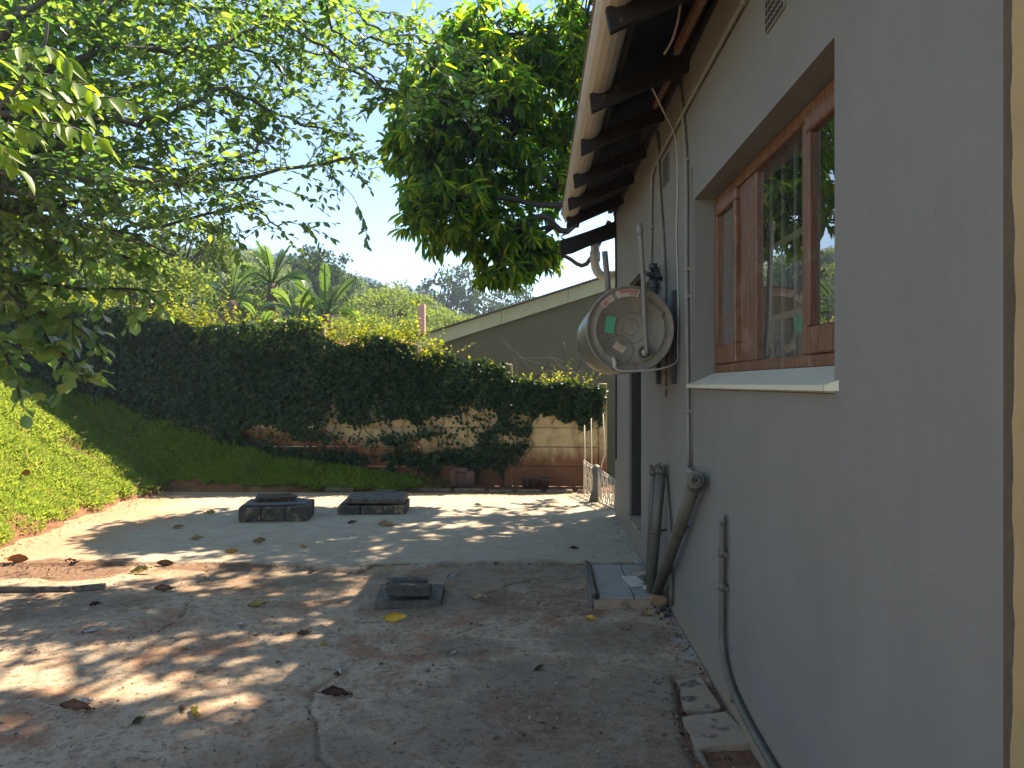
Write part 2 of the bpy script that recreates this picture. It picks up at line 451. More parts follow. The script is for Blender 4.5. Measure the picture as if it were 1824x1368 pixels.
class Leaves:
    def __init__(s): s.p = []; s.d = []; s.n = []; s.l = []; s.w = []
    def add(s, p, d, nr, l, w_):
        s.p.append(tuple(p)); s.d.append(tuple(d)); s.n.append(tuple(nr)); s.l.append(l); s.w.append(w_)
    def arr(s):
        p = np.array(s.p, dtype=np.float32); d = np.array(s.d, dtype=np.float32); nr = np.array(s.n, dtype=np.float32)
        d /= np.linalg.norm(d, axis=1, keepdims=True) + 1e-9
        nr -= d * (nr * d).sum(1, keepdims=True); nr /= np.linalg.norm(nr, axis=1, keepdims=True) + 1e-9
        return p, d, nr, np.array(s.l, dtype=np.float32), np.array(s.w, dtype=np.float32)
def cloud_mesh(name, arr, tmpl, mat, org=(0, 0, 0), sel=None, smooth=False):
    p, d, nr, l, w_ = arr
    if sel is not None: p, d, nr, l, w_ = p[sel], d[sel], nr[sel], l[sel], w_[sel]
    side = np.cross(nr, d)
    T, F = tmpl; k = len(T); n = len(p)
    V = (p[:, None, :] - np.array(org, dtype=np.float32)
         + l[:, None, None] * (T[None, :, 0, None] * d[:, None, :] + T[None, :, 1, None] * w_[:, None, None] * side[:, None, :] + T[None, :, 2, None] * nr[:, None, :]))
    FF = (F[None, :, :] + (np.arange(n) * k)[:, None, None]).reshape(-1, F.shape[1])
    r = np.repeat(nrg.random(n).astype(np.float32), k)
    return np_mesh(name, V.reshape(-1, 3), [FF], mat, smooth, rnd=r)
_tm = {}
def leaf_objects(arr, idx, tmpl, tname, mat, parent, org):
    """nearest leaves one by one; all share one leaf mesh"""
    key = tname + mat.name
    if key not in _tm:
        _tm[key] = np_mesh(tname, tmpl[0], [tmpl[1]], mat, True)
    p, d, nr, l, w_ = arr
    for i in idx:
        D, Nn = Vector(d[i].tolist()), Vector(nr[i].tolist()); Sd = Nn.cross(D)
        m = Matrix.Identity(4)
        L = float(l[i]); ww = float(w_[i])
        for r_ in range(3):
            m[r_][0] = D[r_] * L; m[r_][1] = Sd[r_] * L * ww; m[r_][2] = Nn[r_] * L; m[r_][3] = float(p[i][r_]) - org[r_]
        o = link('leaf', _tm[key], parent); o.matrix_local = m
def biggest(arr, n):
    p, l = arr[0], arr[3]
    f = -SY * p[:, 0] + CY_ * p[:, 1]; r = CY_ * p[:, 0] + SY * p[:, 1]
    px = 912 + FPX * r / np.maximum(f, .1); py = 684 - FPX * (p[:, 2] - CAM_H) / np.maximum(f, .1)
    vis = (px > 5) & (px < 1819) & (py > 5) & (py < 1363) & (f > .3)
    sc = np.where(vis, l / np.maximum(f, .1), -1)
    o = np.argsort(-sc)[:n]
    return o[sc[o] > 0]
def place_foliage(parent, L, tmpl, tname, mat, org, near=300):
    arr = L.arr()
    idx = biggest(arr, near) if near else np.array([], dtype=int)
    leaf_objects(arr, idx, tmpl, tname, mat, parent, org)
    sel = np.ones(len(arr[0]), dtype=bool); sel[idx] = False
    o = link('foliage', cloud_mesh('foliage', arr, tmpl, mat, org, sel), parent); o['kind'] = 'stuff'
    return o
def rv(s=1.0): return Vector((rng.gauss(0, s), rng.gauss(0, s), rng.gauss(0, s)))
def smooth_path(pts, n=4):
    pts = [Vector(p) for p in pts]; out = []
    for i in range(len(pts) - 1):
        p0 = pts[max(i - 1, 0)]; p1 = pts[i]; p2 = pts[i + 1]; p3 = pts[min(i + 2, len(pts) - 1)]
        for k in range(n):
            t = k / n
            out.append(.5 * ((2 * p1) + (p2 - p0) * t + (2 * p0 - 5 * p1 + 4 * p2 - p3) * t * t + (3 * p1 - p0 - 3 * p2 + p3) * t ** 3))
    out.append(pts[-1]); return out
def along(path, step):
    """points spaced by step: (pos, tangent, fraction)"""
    ln = [0.0]
    for a, b in zip(path, path[1:]): ln.append(ln[-1] + (b - a).length)
    tot = ln[-1]; s = 0.0; i = 0; out = []
    while s < tot:
        while ln[i + 1] < s: i += 1
        t = (s - ln[i]) / max(ln[i + 1] - ln[i], 1e-6)
        out.append((path[i].lerp(path[i + 1], t), (path[i + 1] - path[i]).normalized(), s / tot)); s += step
    return out
def spray(L, B, p, d, length, step, ll, wr, droop=.5, tubr=.004, flat=.6):
    """one leafy twig with two rows of leaves"""
    pts = [Vector(p)]; d = Vector(d).normalized(); n = max(3, int(length / .09)); sl = length / n
    for i in range(n):
        d = (d + Vector((0, 0, -droop * sl)) + rv(.07)).normalized(); pts.append(pts[-1] + d * sl)
    B.tube(pts, [tubr * (1 - .7 * i / n) for i in range(n + 1)], 4, False)
    sgn = 1
    for (q, t, fr) in along(pts, step):
        up = (Vector((0, 0, 1)) + rv(.35)).normalized()
        side = t.cross(up)
        if side.length < .1: side = t.orthogonal()
        side.normalize(); sgn = -sgn
        ld_ = (t * rng.uniform(.3, .9) + side * sgn * rng.uniform(.6, 1.0) + Vector((0, 0, -rng.uniform(.1, flat)))).normalized()
        L.add(q, ld_, up + rv(.25), ll * rng.uniform(.65, 1.2) * (1 - .35 * max(0, fr - .7)), wr * rng.uniform(.85, 1.15))
    L.add(pts[-1], d, Vector((0, 0, 1)) + rv(.3), ll * .9, wr)
    return pts

# ================================================================== GROUND
def sstep(x, a, b):
    t = np.clip((x - a) / (b - a), 0, 1); return t * t * (3 - 2 * t)
EY = np.array([0, 3, 5, 6.83, 7.87, 9.3, 10.5, 11.5]); EX = np.array([-4.3, -4.45, -4.55, -4.75, -4.95, -5.12, -5.14, -5.1])
WALL_Y = 11.3
def waves(x, y):
    return (np.sin(x * 3.1 + 1.3 * np.sin(y * 1.7)) * np.cos(y * 2.6 + 1.1 * np.sin(x * 2.3)) + .5 * np.sin(x * 7.3 + y * 4.1) * np.cos(y * 6.7 - x * 2.2))
def bank(x, y):
    x = np.asarray(x, dtype=np.float64); y = np.asarray(y, dtype=np.float64)
    d = np.interp(y, EY, EX) - x + .05 * np.sin(y * 5.1) + .03 * np.sin(y * 13.7)
    hl = .13 * sstep(d, -.02, .14) + .65 * np.maximum(d - .08, 0)
    hl = np.where(hl > 1.5, 1.5 + .35 * (hl - 1.5), hl)
    hw = np.interp(-x, [.6, 1.6, 3.0, 4.1, 5.3, 6.4, 9.0], [0, .10, .27, .55, .9, 1.35, 1.7])
    t = np.clip((y - 10.5) / .75, 0, 1)
    h2 = hw * t ** .8 + .03 * sstep(y, 10.48, 10.56)
    h = np.log(np.exp(8 * hl) + np.exp(8 * h2) - 1 + 1e-9) / 8
    return np.where(h > .02, h + .02 * waves(x, y) * np.clip(h * 4, 0, 1), h)

# --- far ground sheet
m, n, b = newmat('far_ground'); co = wpos(n)
n.links.new(ramp(n, noise(n, co, .4, 6), [(.3, lin(.04, .06, .02)), (.7, lin(.09, .09, .035))]), b.inputs['Base Color']); b.inputs['Roughness'].default_value = .95
mb = MB(); mb.add([(-160, -60, -.35), (160, -60, -.35), (160, 180, -.35), (-160, 180, -.35)], [(0, 1, 2, 3)])
tag(mb.build('ground', m), kind='structure')

# --- bank of earth under the lawn
def grid(x0, x1, y0, y1, st):
    xs = np.arange(x0, x1 + st * .5, st); ys = np.arange(y0, y1 + st * .5, st)
    X, Y = np.meshgrid(xs, ys); nx, ny = len(xs), len(ys)
    i = np.arange(nx * ny).reshape(ny, nx)
    F = np.stack([i[:-1, :-1], i[:-1, 1:], i[1:, 1:], i[1:, :-1]], -1).reshape(-1, 4)
    return X.ravel(), Y.ravel(), F
m, n, b = newmat('red_earth'); co = wpos(n)
c = ramp(n, noise(n, co, 9, 6, .7), [(.3, lin(.17, .07, .035)), (.7, lin(.36, .18, .09))])
c = mixc(n, ramp(n, noise(n, co, 2.2, 4), [(.5, (0, 0, 0)), (.7, (.6, .6, .6))]), c, lin(.07, .045, .03))
n.links.new(c, b.inputs['Base Color']); b.inputs['Roughness'].default_value = .95
bump(n, b, noise(n, co, 35, 5, .75), .8, .03)
M['earth'] = m
X, Y, F = grid(-13, 1.2, 1.0, 11.5, .07)
Z = bank(X, Y) - .035
Z = Z + .012 * np.sin(X * 31) * np.sin(Y * 27)
tag(link('earth_bank', np_mesh('earth_bank', np.stack([X, Y, Z], 1), [F], M['earth'], True)), kind='structure')

# --- patio: old cracked concrete near, paler slab beyond a broken joint
def gpoly(pts): return np.array([[G(*p).x, G(*p).y] for p in pts])
def jag(pl, amp=.012, st=.05):
    out = [pl[0]]
    for a, b_ in zip(pl, pl[1:]):
        k = max(1, int(np.linalg.norm(b_ - a) / st))
        for i in range(1, k + 1):
            q = a + (b_ - a) * i / k
            if i < k: q = q + np.array([rng.gauss(0, amp), rng.gauss(0, amp)])
            out.append(q)
    return np.array(out)
joint = jag(gpoly([(-200, 1010), (60, 1004), (180, 1003), (378, 1003), (395, 1009), (470, 1003), (540, 1008), (560, 1013), (618, 1017), (642, 1018), (668, 1006), (720, 1003.5), (900, 1003), (1100, 1003), (1160, 1003)]), .006)
cracks = [
    ([(1205, 1208), (1215, 1262), (1236, 1330), (1252, 1372)], .020, .030),
    ([(612, 1180), (605, 1196), (560, 1222), (551, 1258), (566, 1302), (569, 1340), (604, 1372)], .009, .016),
    ([(0, 1155), (80, 1157), (128, 1142), (228, 1138), (306, 1134)], .010, .014),
    ([(205, 1038), (240, 1041), (270, 1045), (332, 1041), (372, 1028), (366, 1006)], .011, .015),
    ([(334, 1070), (325, 1095), (282, 1122)], .008, .012),
    ([(690, 1142), (770, 1135), (852, 1110), (950, 1096), (1062, 1086)], .011, .012),
    ([(836, 1062), (880, 1050), (905, 1038), (960, 1030), (1040, 1026)], .011, .012),
    ([(620, 1018), (700, 1030), (760, 1022)], .008, .010),
    ([(850, 1180), (760, 1190), (690, 1180)], .005, .006),
    ([(330, 1134), (420, 1120), (500, 1128), (560, 1115)], .006, .008),
    ([(800, 1368), (830, 1320), (980, 1290), (1060, 1300)], .004, .005),
]
cr = [(jag(gpoly(p), .012, .13), w_ * 1.15, dp) for p, w_, dp in cracks]
def segdist(X, Y, pl):
    dm = np.full(X.shape, 9.0)
    lo = pl.min(0) - .3; hi = pl.max(0) + .3
    s = (X > lo[0]) & (X < hi[0]) & (Y > lo[1]) & (Y < hi[1])
    xs, ys = X[s], Y[s]; dd = np.full(xs.shape, 9.0)
    for a, b_ in zip(pl, pl[1:]):
        v = b_ - a; L2 = (v * v).sum() + 1e-9
        t = np.clip(((xs - a[0]) * v[0] + (ys - a[1]) * v[1]) / L2, 0, 1)
        dd = np.minimum(dd, np.hypot(xs - a[0] - t * v[0], ys - a[1] - t * v[1]))
    dm[s] = dd; return dm
def patio_fields(X, Y):
    jy = np.interp(X, joint[:, 0], joint[:, 1])
    new = sstep(Y - jy, -.006, .010)
    z = np.zeros_like(X)
    z += .022 * new - .012
    z += .0035 * waves(X * 1.7, Y * 1.7) * (1 - new * .6)
    crack = np.zeros_like(X)
    for pl, w_, dp in cr:
        d = segdist(X, Y, pl)
        k = np.exp(-(d / w_) ** 2)
        z -= dp * k * (1 - new); crack = np.maximum(crack, k ** 2.2 * (1 - new) * np.clip(.75 + .5 * waves(X * 3, Y * 3), .15, 1))
    # joint gap
    dj = segdist(X, Y, joint); k = np.exp(-(dj / .010) ** 2) * np.clip(np.sin(X * 3.1) + .6, 0, 1); z -= .012 * k; crack = np.maximum(crack, k * .8)
    # sunken strip of earth by the house wall
    cx = np.interp(Y, [2.9, 3.3, 3.6, 3.95], [.70, .69, .68, .72])
    strip = sstep(X - cx, -.01, .02) * sstep(4.0 - Y, 0, .12)
    z -= .035 * strip
    soil = strip.copy()
    # bare patch in front of the drain slab and the dirt patch on the left
    def blob(cx_, cy_, rx, ry, e=.25):
        q = ((X - cx_) / rx) ** 2 + ((Y - cy_) / ry) ** 2 + .35 * waves(X * 2.4 + cx_, Y * 2.4)
        return 1 - sstep(q, 1 - e, 1 + e)
    p1 = blob(.12, 5.42, .42, .42); z -= .008 * p1; soil = np.maximum(soil, .55 * p1)
    p2 = blob(-3.85, 6.15, .75, .33); z -= .006 * p2; soil = np.maximum(soil, .75 * p2)
    p2 = blob(-2.6, 6.25, .5, .12); soil = np.maximum(soil, .7 * p2)
    dark = np.zeros_like(X)
    for a in ((-.15, 6.1, .9, .45), (-.75, 5.35, .7, .45), (.1, 3.55, .85, .75), (.45, 4.6, .4, .3), (-.4, 4.4, .3, .18), (-3.5, 5.2, .9, .45), (-1.9, 5.95, 1.0, .45), (-.9, 3.05, .5, .3), (.3, 3.0, .5, .4)):
        dark = np.maximum(dark, blob(*a, .8))
    edge = X - np.interp(Y, EY, EX)
    sand = np.clip(1.15 - edge / 1.5 + .25 * waves(X * .9, Y * .9), 0, 1) * (.35 + .65 * new)
    sand = np.maximum(sand, .8 * sstep(Y + .10 * waves(X, Y * 2), 10.0, 10.4) * sstep(1.2 - X, 0, 1))
    sand = np.maximum(sand, .55 * sstep(.35 + .35 * waves(X * .8 + 4, Y * 2.1), .3, .9) * new)
    # swept-white rim along the foot of the wall
    rim = sstep(X + .05 * waves(X * 6, Y * 7), .74, .90) * sstep(Y, 3.9, 4.4) * (1 - sstep(Y, 9, 9.3))
    return z, sand, dark, np.maximum(soil, crack), new, rim
def patio_mesh(name, x0, x1, y0, y1, st, mat):
    X, Y, F = grid(x0, x1, y0, y1, st)
    z, sand, dark, soil, new, rim = patio_fields(X, Y)
    col = np.stack([sand, dark, soil, new], 1)
    me = np_mesh(name, np.stack([X, Y, z], 1), [F], mat, True, col=col)
    a = me.attributes.new('rim', 'FLOAT', 'POINT'); a.data.foreach_set('value', rim.astype(np.float32))
    return me
m, n, b = newmat('worn_concrete'); co = wpos(n)
at = N(n, 'ShaderNodeAttribute'); at.attribute_name = 'zone'
sp = N(n, 'ShaderNodeSeparateColor'); n.links.new(at.outputs['Color'], sp.inputs[0])
rim = N(n, 'ShaderNodeAttribute'); rim.attribute_name = 'rim'
n1 = noise(n, co, 1.6, 8, .68, .6); n2 = noise(n, co, 5.5, 8, .7, .5); n3 = noise(n, co, 26, 6, .72); n4 = noise(n, co, 90, 4, .7); n6 = noise(n, co, 11, 8, .75, .8)
old = ramp(n, n1, [(.36, lin(.40, .20, .115)), (.44, lin(.47, .285, .175)), (.53, lin(.56, .42, .29)), (.62, lin(.42, .23, .135))])
old = mixc(n, ramp(n, n2, [(.49, (0, 0, 0)), (.58, (.6, .6, .6))]), old, lin(.58, .46, .335))
old = mixc(n, ramp(n, n6, [(.52, (0, 0, 0)), (.62, (.6, .6, .6))]), old, lin(.25, .185, .13))
old = mixc(n, ramp(n, n3, [(.53, (0, 0, 0)), (.63, (.8, .8, .8))]), old, lin(.17, .115, .075))
newc = ramp(n, n2, [(.3, lin(.44, .33, .225)), (.5, lin(.53, .43, .32)), (.7, lin(.58, .495, .385))])
newc = mixc(n, ramp(n, n3, [(.55, (0, 0, 0)), (.75, (.4, .4, .4))]), newc, lin(.24, .20, .16))
c = mixc(n, at.outputs['Alpha'], old, newc)
def modn(fac, nz, lo, hi):
    x = math_(n, 'ADD', fac, math_(n, 'MULTIPLY', math_(n, 'SUBTRACT', nz, .5), 1.1))
    return ramp(n, x, [(lo, (0, 0, 0)), (hi, (1, 1, 1))])
c = mixc(n, mixc(n, 1.0, modn(sp.outputs[0], n2, .25, .95), lin(.85, .85, .85), 'MULTIPLY'), c, ramp(n, n3, [(.3, lin(.42, .22, .11)), (.7, lin(.54, .34, .20))]))
c = mixc(n, mixc(n, 1.0, modn(sp.outputs[1], n2, .40, 1.05), lin(.6, .6, .6), 'MULTIPLY'), c, ramp(n, n6, [(.40, lin(.09, .072, .05)), (.60, lin(.34, .25, .17))]))
c = mixc(n, modn(sp.outputs[2], n3, .35, .8), c, ramp(n, n3, [(.3, lin(.10, .05, .03)), (.7, lin(.28, .145, .085))]))
c = mixc(n, mixc(n, 1.0, modn(rim.outputs['Fac'], n2, .55, 1.1), lin(.6, .6, .6), 'MULTIPLY'), c, lin(.50, .48, .44))
sk = ramp(n, n4, [(.66, (0, 0, 0)), (.72, (.8, .8, .8))])
c = mixc(n, sk, c, lin(.07, .055, .045))
n5 = noise(n, scaled(n, co, (1, 1, 1)), 55, 3, .6, .3)
c = mixc(n, ramp(n, n5, [(.65, (0, 0, 0)), (.70, (.55, .55, .55))]), c, lin(.62, .54, .42))
n.links.new(c, b.inputs['Base Color']); b.inputs['Roughness'].default_value = .88; b.inputs['Specular IOR Level'].default_value = .3
h = math_(n, 'ADD', math_(n, 'MULTIPLY', n3, 1.5), n4)
bump(n, b, h, .8, .015)
M['concrete'] = m
YS = 7.0
tag(link('patio', patio_mesh('patio', -4.9, .9, 2.5, YS, .0125, M['concrete'])), kind='structure')
tag(link('patio', patio_mesh('patio', -5.6, 1.75, YS, 10.5, .035, M['concrete'])), kind='structure')
tag(link('patio', patio_mesh('patio', -4.9, .9, -3, 2.5, .1, M['concrete'])), kind='structure')
def pz(x, y):
    return float(patio_fields(np.array([x]), np.array([y]))[0][0])
def gz(x, y):
    return max(pz(x, y), float(bank(np.array([x]), np.array([y]))[0]) - .035)

# ================================================================== HOUSE
house = empty('house', (WX, 5.1, 0), 'grey plastered house wall with dark rafters and a wooden window', 'house')
wb = MB()
YB, YO = W(1787, 684).y, W(1806.5, 684).y
ys = [YB, 2.353, 4.40, 6.60, 7.42, 8.73]; zs = [-.3, .24, 1.47, 2.46, 2.55, 3.50]
hole = [(2.353, 4.40, 1.47, 2.55, .13), (6.60, 7.42, .24, 2.46, .12)]
def inhole(y, z): return any(a < y < b_ and c_ < z < d_ for a, b_, c_, d_, e in hole)
for y0, y1 in zip(ys, ys[1:]):
    for z0, z1 in zip(zs, zs[1:]):
        if not inhole((y0 + y1) / 2, (z0 + z1) / 2):
            wb.add([(WX, y0, z0), (WX, y1, z0), (WX, y1, z1), (WX, y0, z1)], [(0, 3, 2, 1)])
for y0, y1, z0, z1, dp in hole:
    a = WX; e = WX + .24
    wb.add([(a, y0, z0), (e, y0, z0), (e, y0, z1), (a, y0, z1)], [(0, 1, 2, 3)])
    wb.add([(a, y1, z0), (e, y1, z0), (e, y1, z1), (a, y1, z1)], [(3, 2, 1, 0)])
    wb.add([(a, y0, z1), (e, y0, z1), (e, y1, z1), (a, y1, z1)], [(0, 1, 2, 3)])
    wb.add([(a, y0, z0), (e, y0, z0), (e, y1, z0), (a, y1, z0)], [(3, 2, 1, 0)])
wb.add([(WX, 8.73, -.3), (7, 8.73, -.3), (7, 8.73, 5.0), (WX + .01, 8.73, 3.48)], [(0, 1, 2, 3)])
wb.add([(7, -3, -.3), (7, 8.73, -.3), (7, 8.73, 3.4), (7, -3, 3.4)], [(0, 1, 2, 3)])
wb.build('wall', M['wall'], house)
# end of the grey paint: brown band and ochre paint with a ragged edge
bb = MB(); bb.add([(WX + .0, 1.40, -.3), (WX, YB, -.3), (WX, YB, 3.5), (WX, 1.40, 3.5)], [(0, 3, 2, 1)])
o = bb.build('painted_band', M['brownband'], house); o['label'] = 'brown painted band at the end of the grey wall'
ob = MB(); zz = np.arange(-.3, 3.5, .018); prev = None
yy = [YO + .0045 * math.sin(z * 3.1) + .004 * math.sin(z * 9.7 + 1) + .0022 * math.sin(z * 41) + rng.gauss(0, .0009) for z in zz]
for i in range(len(zz) - 1):
    ob.add([(WX - .003, yy[i], zz[i]), (WX - .003, yy[i + 1], zz[i + 1]), (WX - .003, -3, zz[i + 1]), (WX - .003, -3, zz[i])], [(0, 1, 2, 3)])
    ob.add([(WX - .003, yy[i], zz[i]), (WX + .0, yy[i], zz[i]), (WX + .0, yy[i + 1], zz[i + 1]), (WX - .003, yy[i + 1], zz[i + 1])], [(0, 1, 2, 3)])
o = ob.build('painted_wall_end', M['ochre'], house); o['label'] = 'ochre painted end of the wall'

# room behind the window
rb = MB()
x0, x1, y0, y1, z0, z1 = WX + .24, 3.6, 1.8, 5.2, .3, 2.9
rb.add([(x0, y0, z0), (x1, y0, z0), (x1, y1, z0), (x0, y1, z0), (x0, y0, z1), (x1, y0, z1), (x1, y1, z1), (x0, y1, z1)],
       [(0, 1, 2, 3), (4, 7, 6, 5), (0, 4, 5, 1), (1, 5, 6, 2), (2, 6, 7, 3)])
# inner face of the front wall round the opening
for (a, b_, c_, d_) in ((y0, 2.353, z0, z1), (4.40, y1, z0, z1), (2.353, 4.40, z0, 1.47), (2.353, 4.40, 2.55, z1)):
    rb.add([(x0, a, c_), (x0, b_, c_), (x0, b_, d_), (x0, a, d_)], [(0, 1, 2, 3)])
rb.build('room', M['room'], house)

# window
win = MB(); FX = 1.018; FD = .075
Y0, Y1, Z0, Z1 = 2.353, 4.40, 1.56, 2.55
def bar(mb, y0, y1, z0, z1, x=FX, d=FD, bev=.006): mb.box((x + d / 2, (y0 + y1) / 2, (z0 + z1) / 2), (d, y1 - y0, z1 - z0), bev=bev)
bar(win, Y0 + .002, Y1 - .002, Z0, Z0 + .05)
bar(win, Y0 + .002, Y1 - .002, Z1 - .055, Z1 - .002)
bar(win, Y1 - .06, Y1 - .002, Z0 + .05, Z1 - .055)
bar(win, Y0 + .002, Y0 + .05, Z0 + .05, Z1 - .055)
bar(win, 3.62, 3.90, Z0 + .05, Z1 - .055, FX + .012, FD)
bar(win, 2.905, 2.985, Z0 + .05, Z1 - .055, FX + .006, FD)
wf = win.build('window', M['wood'], house); wf['label'] = 'three light wooden window with worn varnish'
def sash(y0, y1, rail=.10):
    s = MB(); t = .042
    z0, z1 = Z0 + .052, Z1 - .057; x = FX - .012; d = .045
    bar(s, y0, y1, z0, z0 + rail, x, d); bar(s, y0, y1, z1 - .06, z1, x, d)
    bar(s, y0, y0 + t, z0 + rail, z1 - .06, x, d); bar(s, y1 - t, y1, z0 + rail, z1 - .06, x, d)
    o = s.build('sash', M['wood'], wf, house.location)
    g = MB(); xx = x + .022
    g.add([(xx, y0 + t, z0 + rail), (xx, y1 - t, z0 + rail), (xx, y1 - t, z1 - .06), (xx, y0 + t, z1 - .06)], [(0, 3, 2, 1)])
    g.build('pane', M['glass'], wf, house.location)
sash(3.905, 4.337); sash(2.405, 2.90)
g = MB(); g.add([(FX + .03, 2.985, Z0 + .05), (FX + .03, 3.62, Z0 + .05), (FX + .03, 3.62, Z1 - .055), (FX + .03, 2.985, Z1 - .055)], [(0, 3, 2, 1)])
g.build('pane', M['glass'], wf, house.location)
for i in range(12):
    y = 2.45 + i * .165
    s = MB(); s.tube([(1.10, y, Z0 + .01), (1.10, y, Z1 - .02)], .010, 6); s.build('burglar_bar', M['bars'], wf, house.location)
for z in (2.13, 1.80):
    s = MB(); s.box((1.10, 3.37, z), (.012, 1.98, .028)); s.build('burglar_bar', M['bars'], wf, house.location)
# curtain and arched cloth behind the panes
def cloth(y0, y1, z0, ztop, x, name):
    vs = []; fs = []; n_ = 40
    for i in range(n_ + 1):
        y = y0 + (y1 - y0) * i / n_
        xx = x + .018 * math.sin(i * 1.35) + .008 * math.sin(i * .53)
        for k in range(7): vs.append((xx + .006 * math.sin(k + i), y, z0 + (ztop(i / n_) - z0) * k / 6))
    for i in range(n_):
        for k in range(6): fs.append((i * 7 + k, i * 7 + k + 1, i * 7 + k + 8, i * 7 + k + 7))
    mb = MB(); mb.add(vs, fs, True); mb.build(name, M['curtain'], wf, house.location)
cloth(3.00, 3.66, 1.60, lambda t: 1.83 + .13 * math.sin(math.pi * t), 1.22, 'curtain')
cloth(4.02, 4.34, 1.60, lambda t: 2.5, 1.20, 'curtain')
# sloping sill
sb = MB()
prof = [(1.016, 1.562), (.872, 1.497), (.872, 1.479), (.905, 1.472), (1.016, 1.50)]
q = [Vector((x, Y0 + .003, z)) for x, z in prof]
sb.prism(q, (0, Y1 - Y0 - .006, 0))
sb.add([(.905, 2.320, 1.512), (.874, 2.353, 1.497), (.874, 2.353, 1.479), (.905, 2.320, 1.479)], [(0, 1, 2, 3)])
sb.add([(.9045, 4.40, 1.512), (.872, 4.40, 1.497), (.872, 4.46, 1.497), (.9045, 4.46, 1.512), (.872, 4.40, 1.479), (.872, 4.46, 1.479), (.9045, 4.46, 1.475)],
       [(0, 1, 2, 3), (1, 4, 5, 2), (2, 5, 6, 3)])
sb.build('window_sill', M['sill'], house)
# door
db = MB(); db.box((WX + .13, 7.01, 1.35), (.05, .82, 2.22)); dr = db.build('door', M['door'], house)
fb = MB(); fb.box((WX + .06, 6.615, 1.35), (.08, .028, 2.2)); fb.box((WX + .06, 7.405, 1.35), (.08, .028, 2.2)); fb.box((WX + .06, 7.01, 2.444), (.08, .76, .03))
fb.build('frame', M['door'], dr, house.location)
sbk = MB(); sbk.box((WX + .04, 7.01, .228), (.12, .84, .03), bev=.005); sbk.build('door_sill', M['paver'], house)
# air vents: louvred clay grids
def vent(y0, y1, z0, z1):
    v = MB(); v.box((WX - .004, (y0 + y1) / 2, (z0 + z1) / 2), (.010, y1 - y0, z1 - z0), bev=.002)
    o = v.build('air_vent', M['wall'], house)
    h = MB(); ny, nz = 7, 8
    for i in range(ny):
        for k in range(nz):
            h.box((WX - .0095, y0 + (i + .5) * (y1 - y0) / ny, z0 + (k + .5) * (z1 - z0) / nz), (.006, (y1 - y0) / ny * .55, (z1 - z0) / nz * .6))
    h.build('vent_holes', M['door'], o, house.location)
vent(2.80, 3.02, 2.86, 3.10)
vent(5.18, 5.42, 2.87, 3.06)

# roof: rafters, battens, sheets, gutter
SL = .42
EXV = .315; EZ = 3.10
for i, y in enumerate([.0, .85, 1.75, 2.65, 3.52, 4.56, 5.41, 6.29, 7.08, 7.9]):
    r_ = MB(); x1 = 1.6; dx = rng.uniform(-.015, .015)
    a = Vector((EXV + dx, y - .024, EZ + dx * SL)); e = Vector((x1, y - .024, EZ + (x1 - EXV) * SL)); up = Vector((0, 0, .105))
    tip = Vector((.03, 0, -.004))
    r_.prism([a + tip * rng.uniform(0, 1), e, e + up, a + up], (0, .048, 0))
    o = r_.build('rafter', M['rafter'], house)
r_ = MB()   # wavy old barge timber at the gable end
pts = [(.29, 8.78, 2.99), (.42, 8.78, 3.03), (.6, 8.78, 3.09), (.9, 8.78, 3.2), (1.3, 8.78, 3.37), (3.2, 8.78, 4.17)]
lowp = [Vector((x, y, z - .03 - .012 * math.sin(x * 17))) for x, y, z in pts]; hip = [Vector((x, y, z + .15)) for x, y, z in pts][::-1]
r_.prism(lowp + hip, (0, .045, 0)); r_.build('barge_board', M['rafter'], house)
wp = MB(); wp.box((WX + .02, 3.0, 3.44), (.09, 11.4, .09)); wp.build('wall_plate', M['rafter'], house)
for x in (.47, .85):
    bt = MB(); bt.box((x, 2.9, EZ + (x - EXV) * SL + .145), (.05, 11.7, .075)); bt.build('batten', M['rafter'], house)
rs = MB(); xs = np.arange(-3.0, 8.9, .0381)
vs = []; fs = []
for i, y in enumerate(xs):
    z = .012 * (1 if i % 2 else -1)
    vs += [(.36, y, EZ + .20 + (.36 - EXV) * SL + z), (4.2, y, EZ + .20 + (4.2 - EXV) * SL + z), (7.8, y, EZ + .20 + (4.2 - EXV) * SL - 3.6 * SL + z)]
for i in range(len(xs) - 1):
    fs += [(i * 3, i * 3 + 1, i * 3 + 4, i * 3 + 3), (i * 3 + 1, i * 3 + 2, i * 3 + 5, i * 3 + 4)]
rs.add(vs, fs, True); rs.build('roof_sheet', M['roof'], house)
gb = MB(); prof = []
for k in range(9): an = math.pi * (1 + k / 8); prof.append((.372 + .090 * math.cos(an), 3.298 + .090 * math.sin(an)))
prof = [(.272, 3.292), (.276, 3.306)] + prof
inn = [(x + (.372 - x) * .06, z + .004) for x, z in prof][::-1]
loop = [Vector((x, -3, z)) for x, z in prof + inn]
gb.prism(loop, (0, 11.12, 0))
cap = [Vector((x, 8.12, z)) for x, z in prof]; gb.prism(cap, (0, .006, 0))
gt = gb.build('gutter', M['cream'], house)
for y in (3.1, 4.9, 6.7):
    br = MB(); br.tube([(.372 + .094 * math.cos(math.pi * (1 + k / 10)), y, 3.298 + .094 * math.sin(math.pi * (1 + k / 10))) for k in range(11)], .004, 5)
    br.build('gutter_clip', M['cream'], gt, house.location)
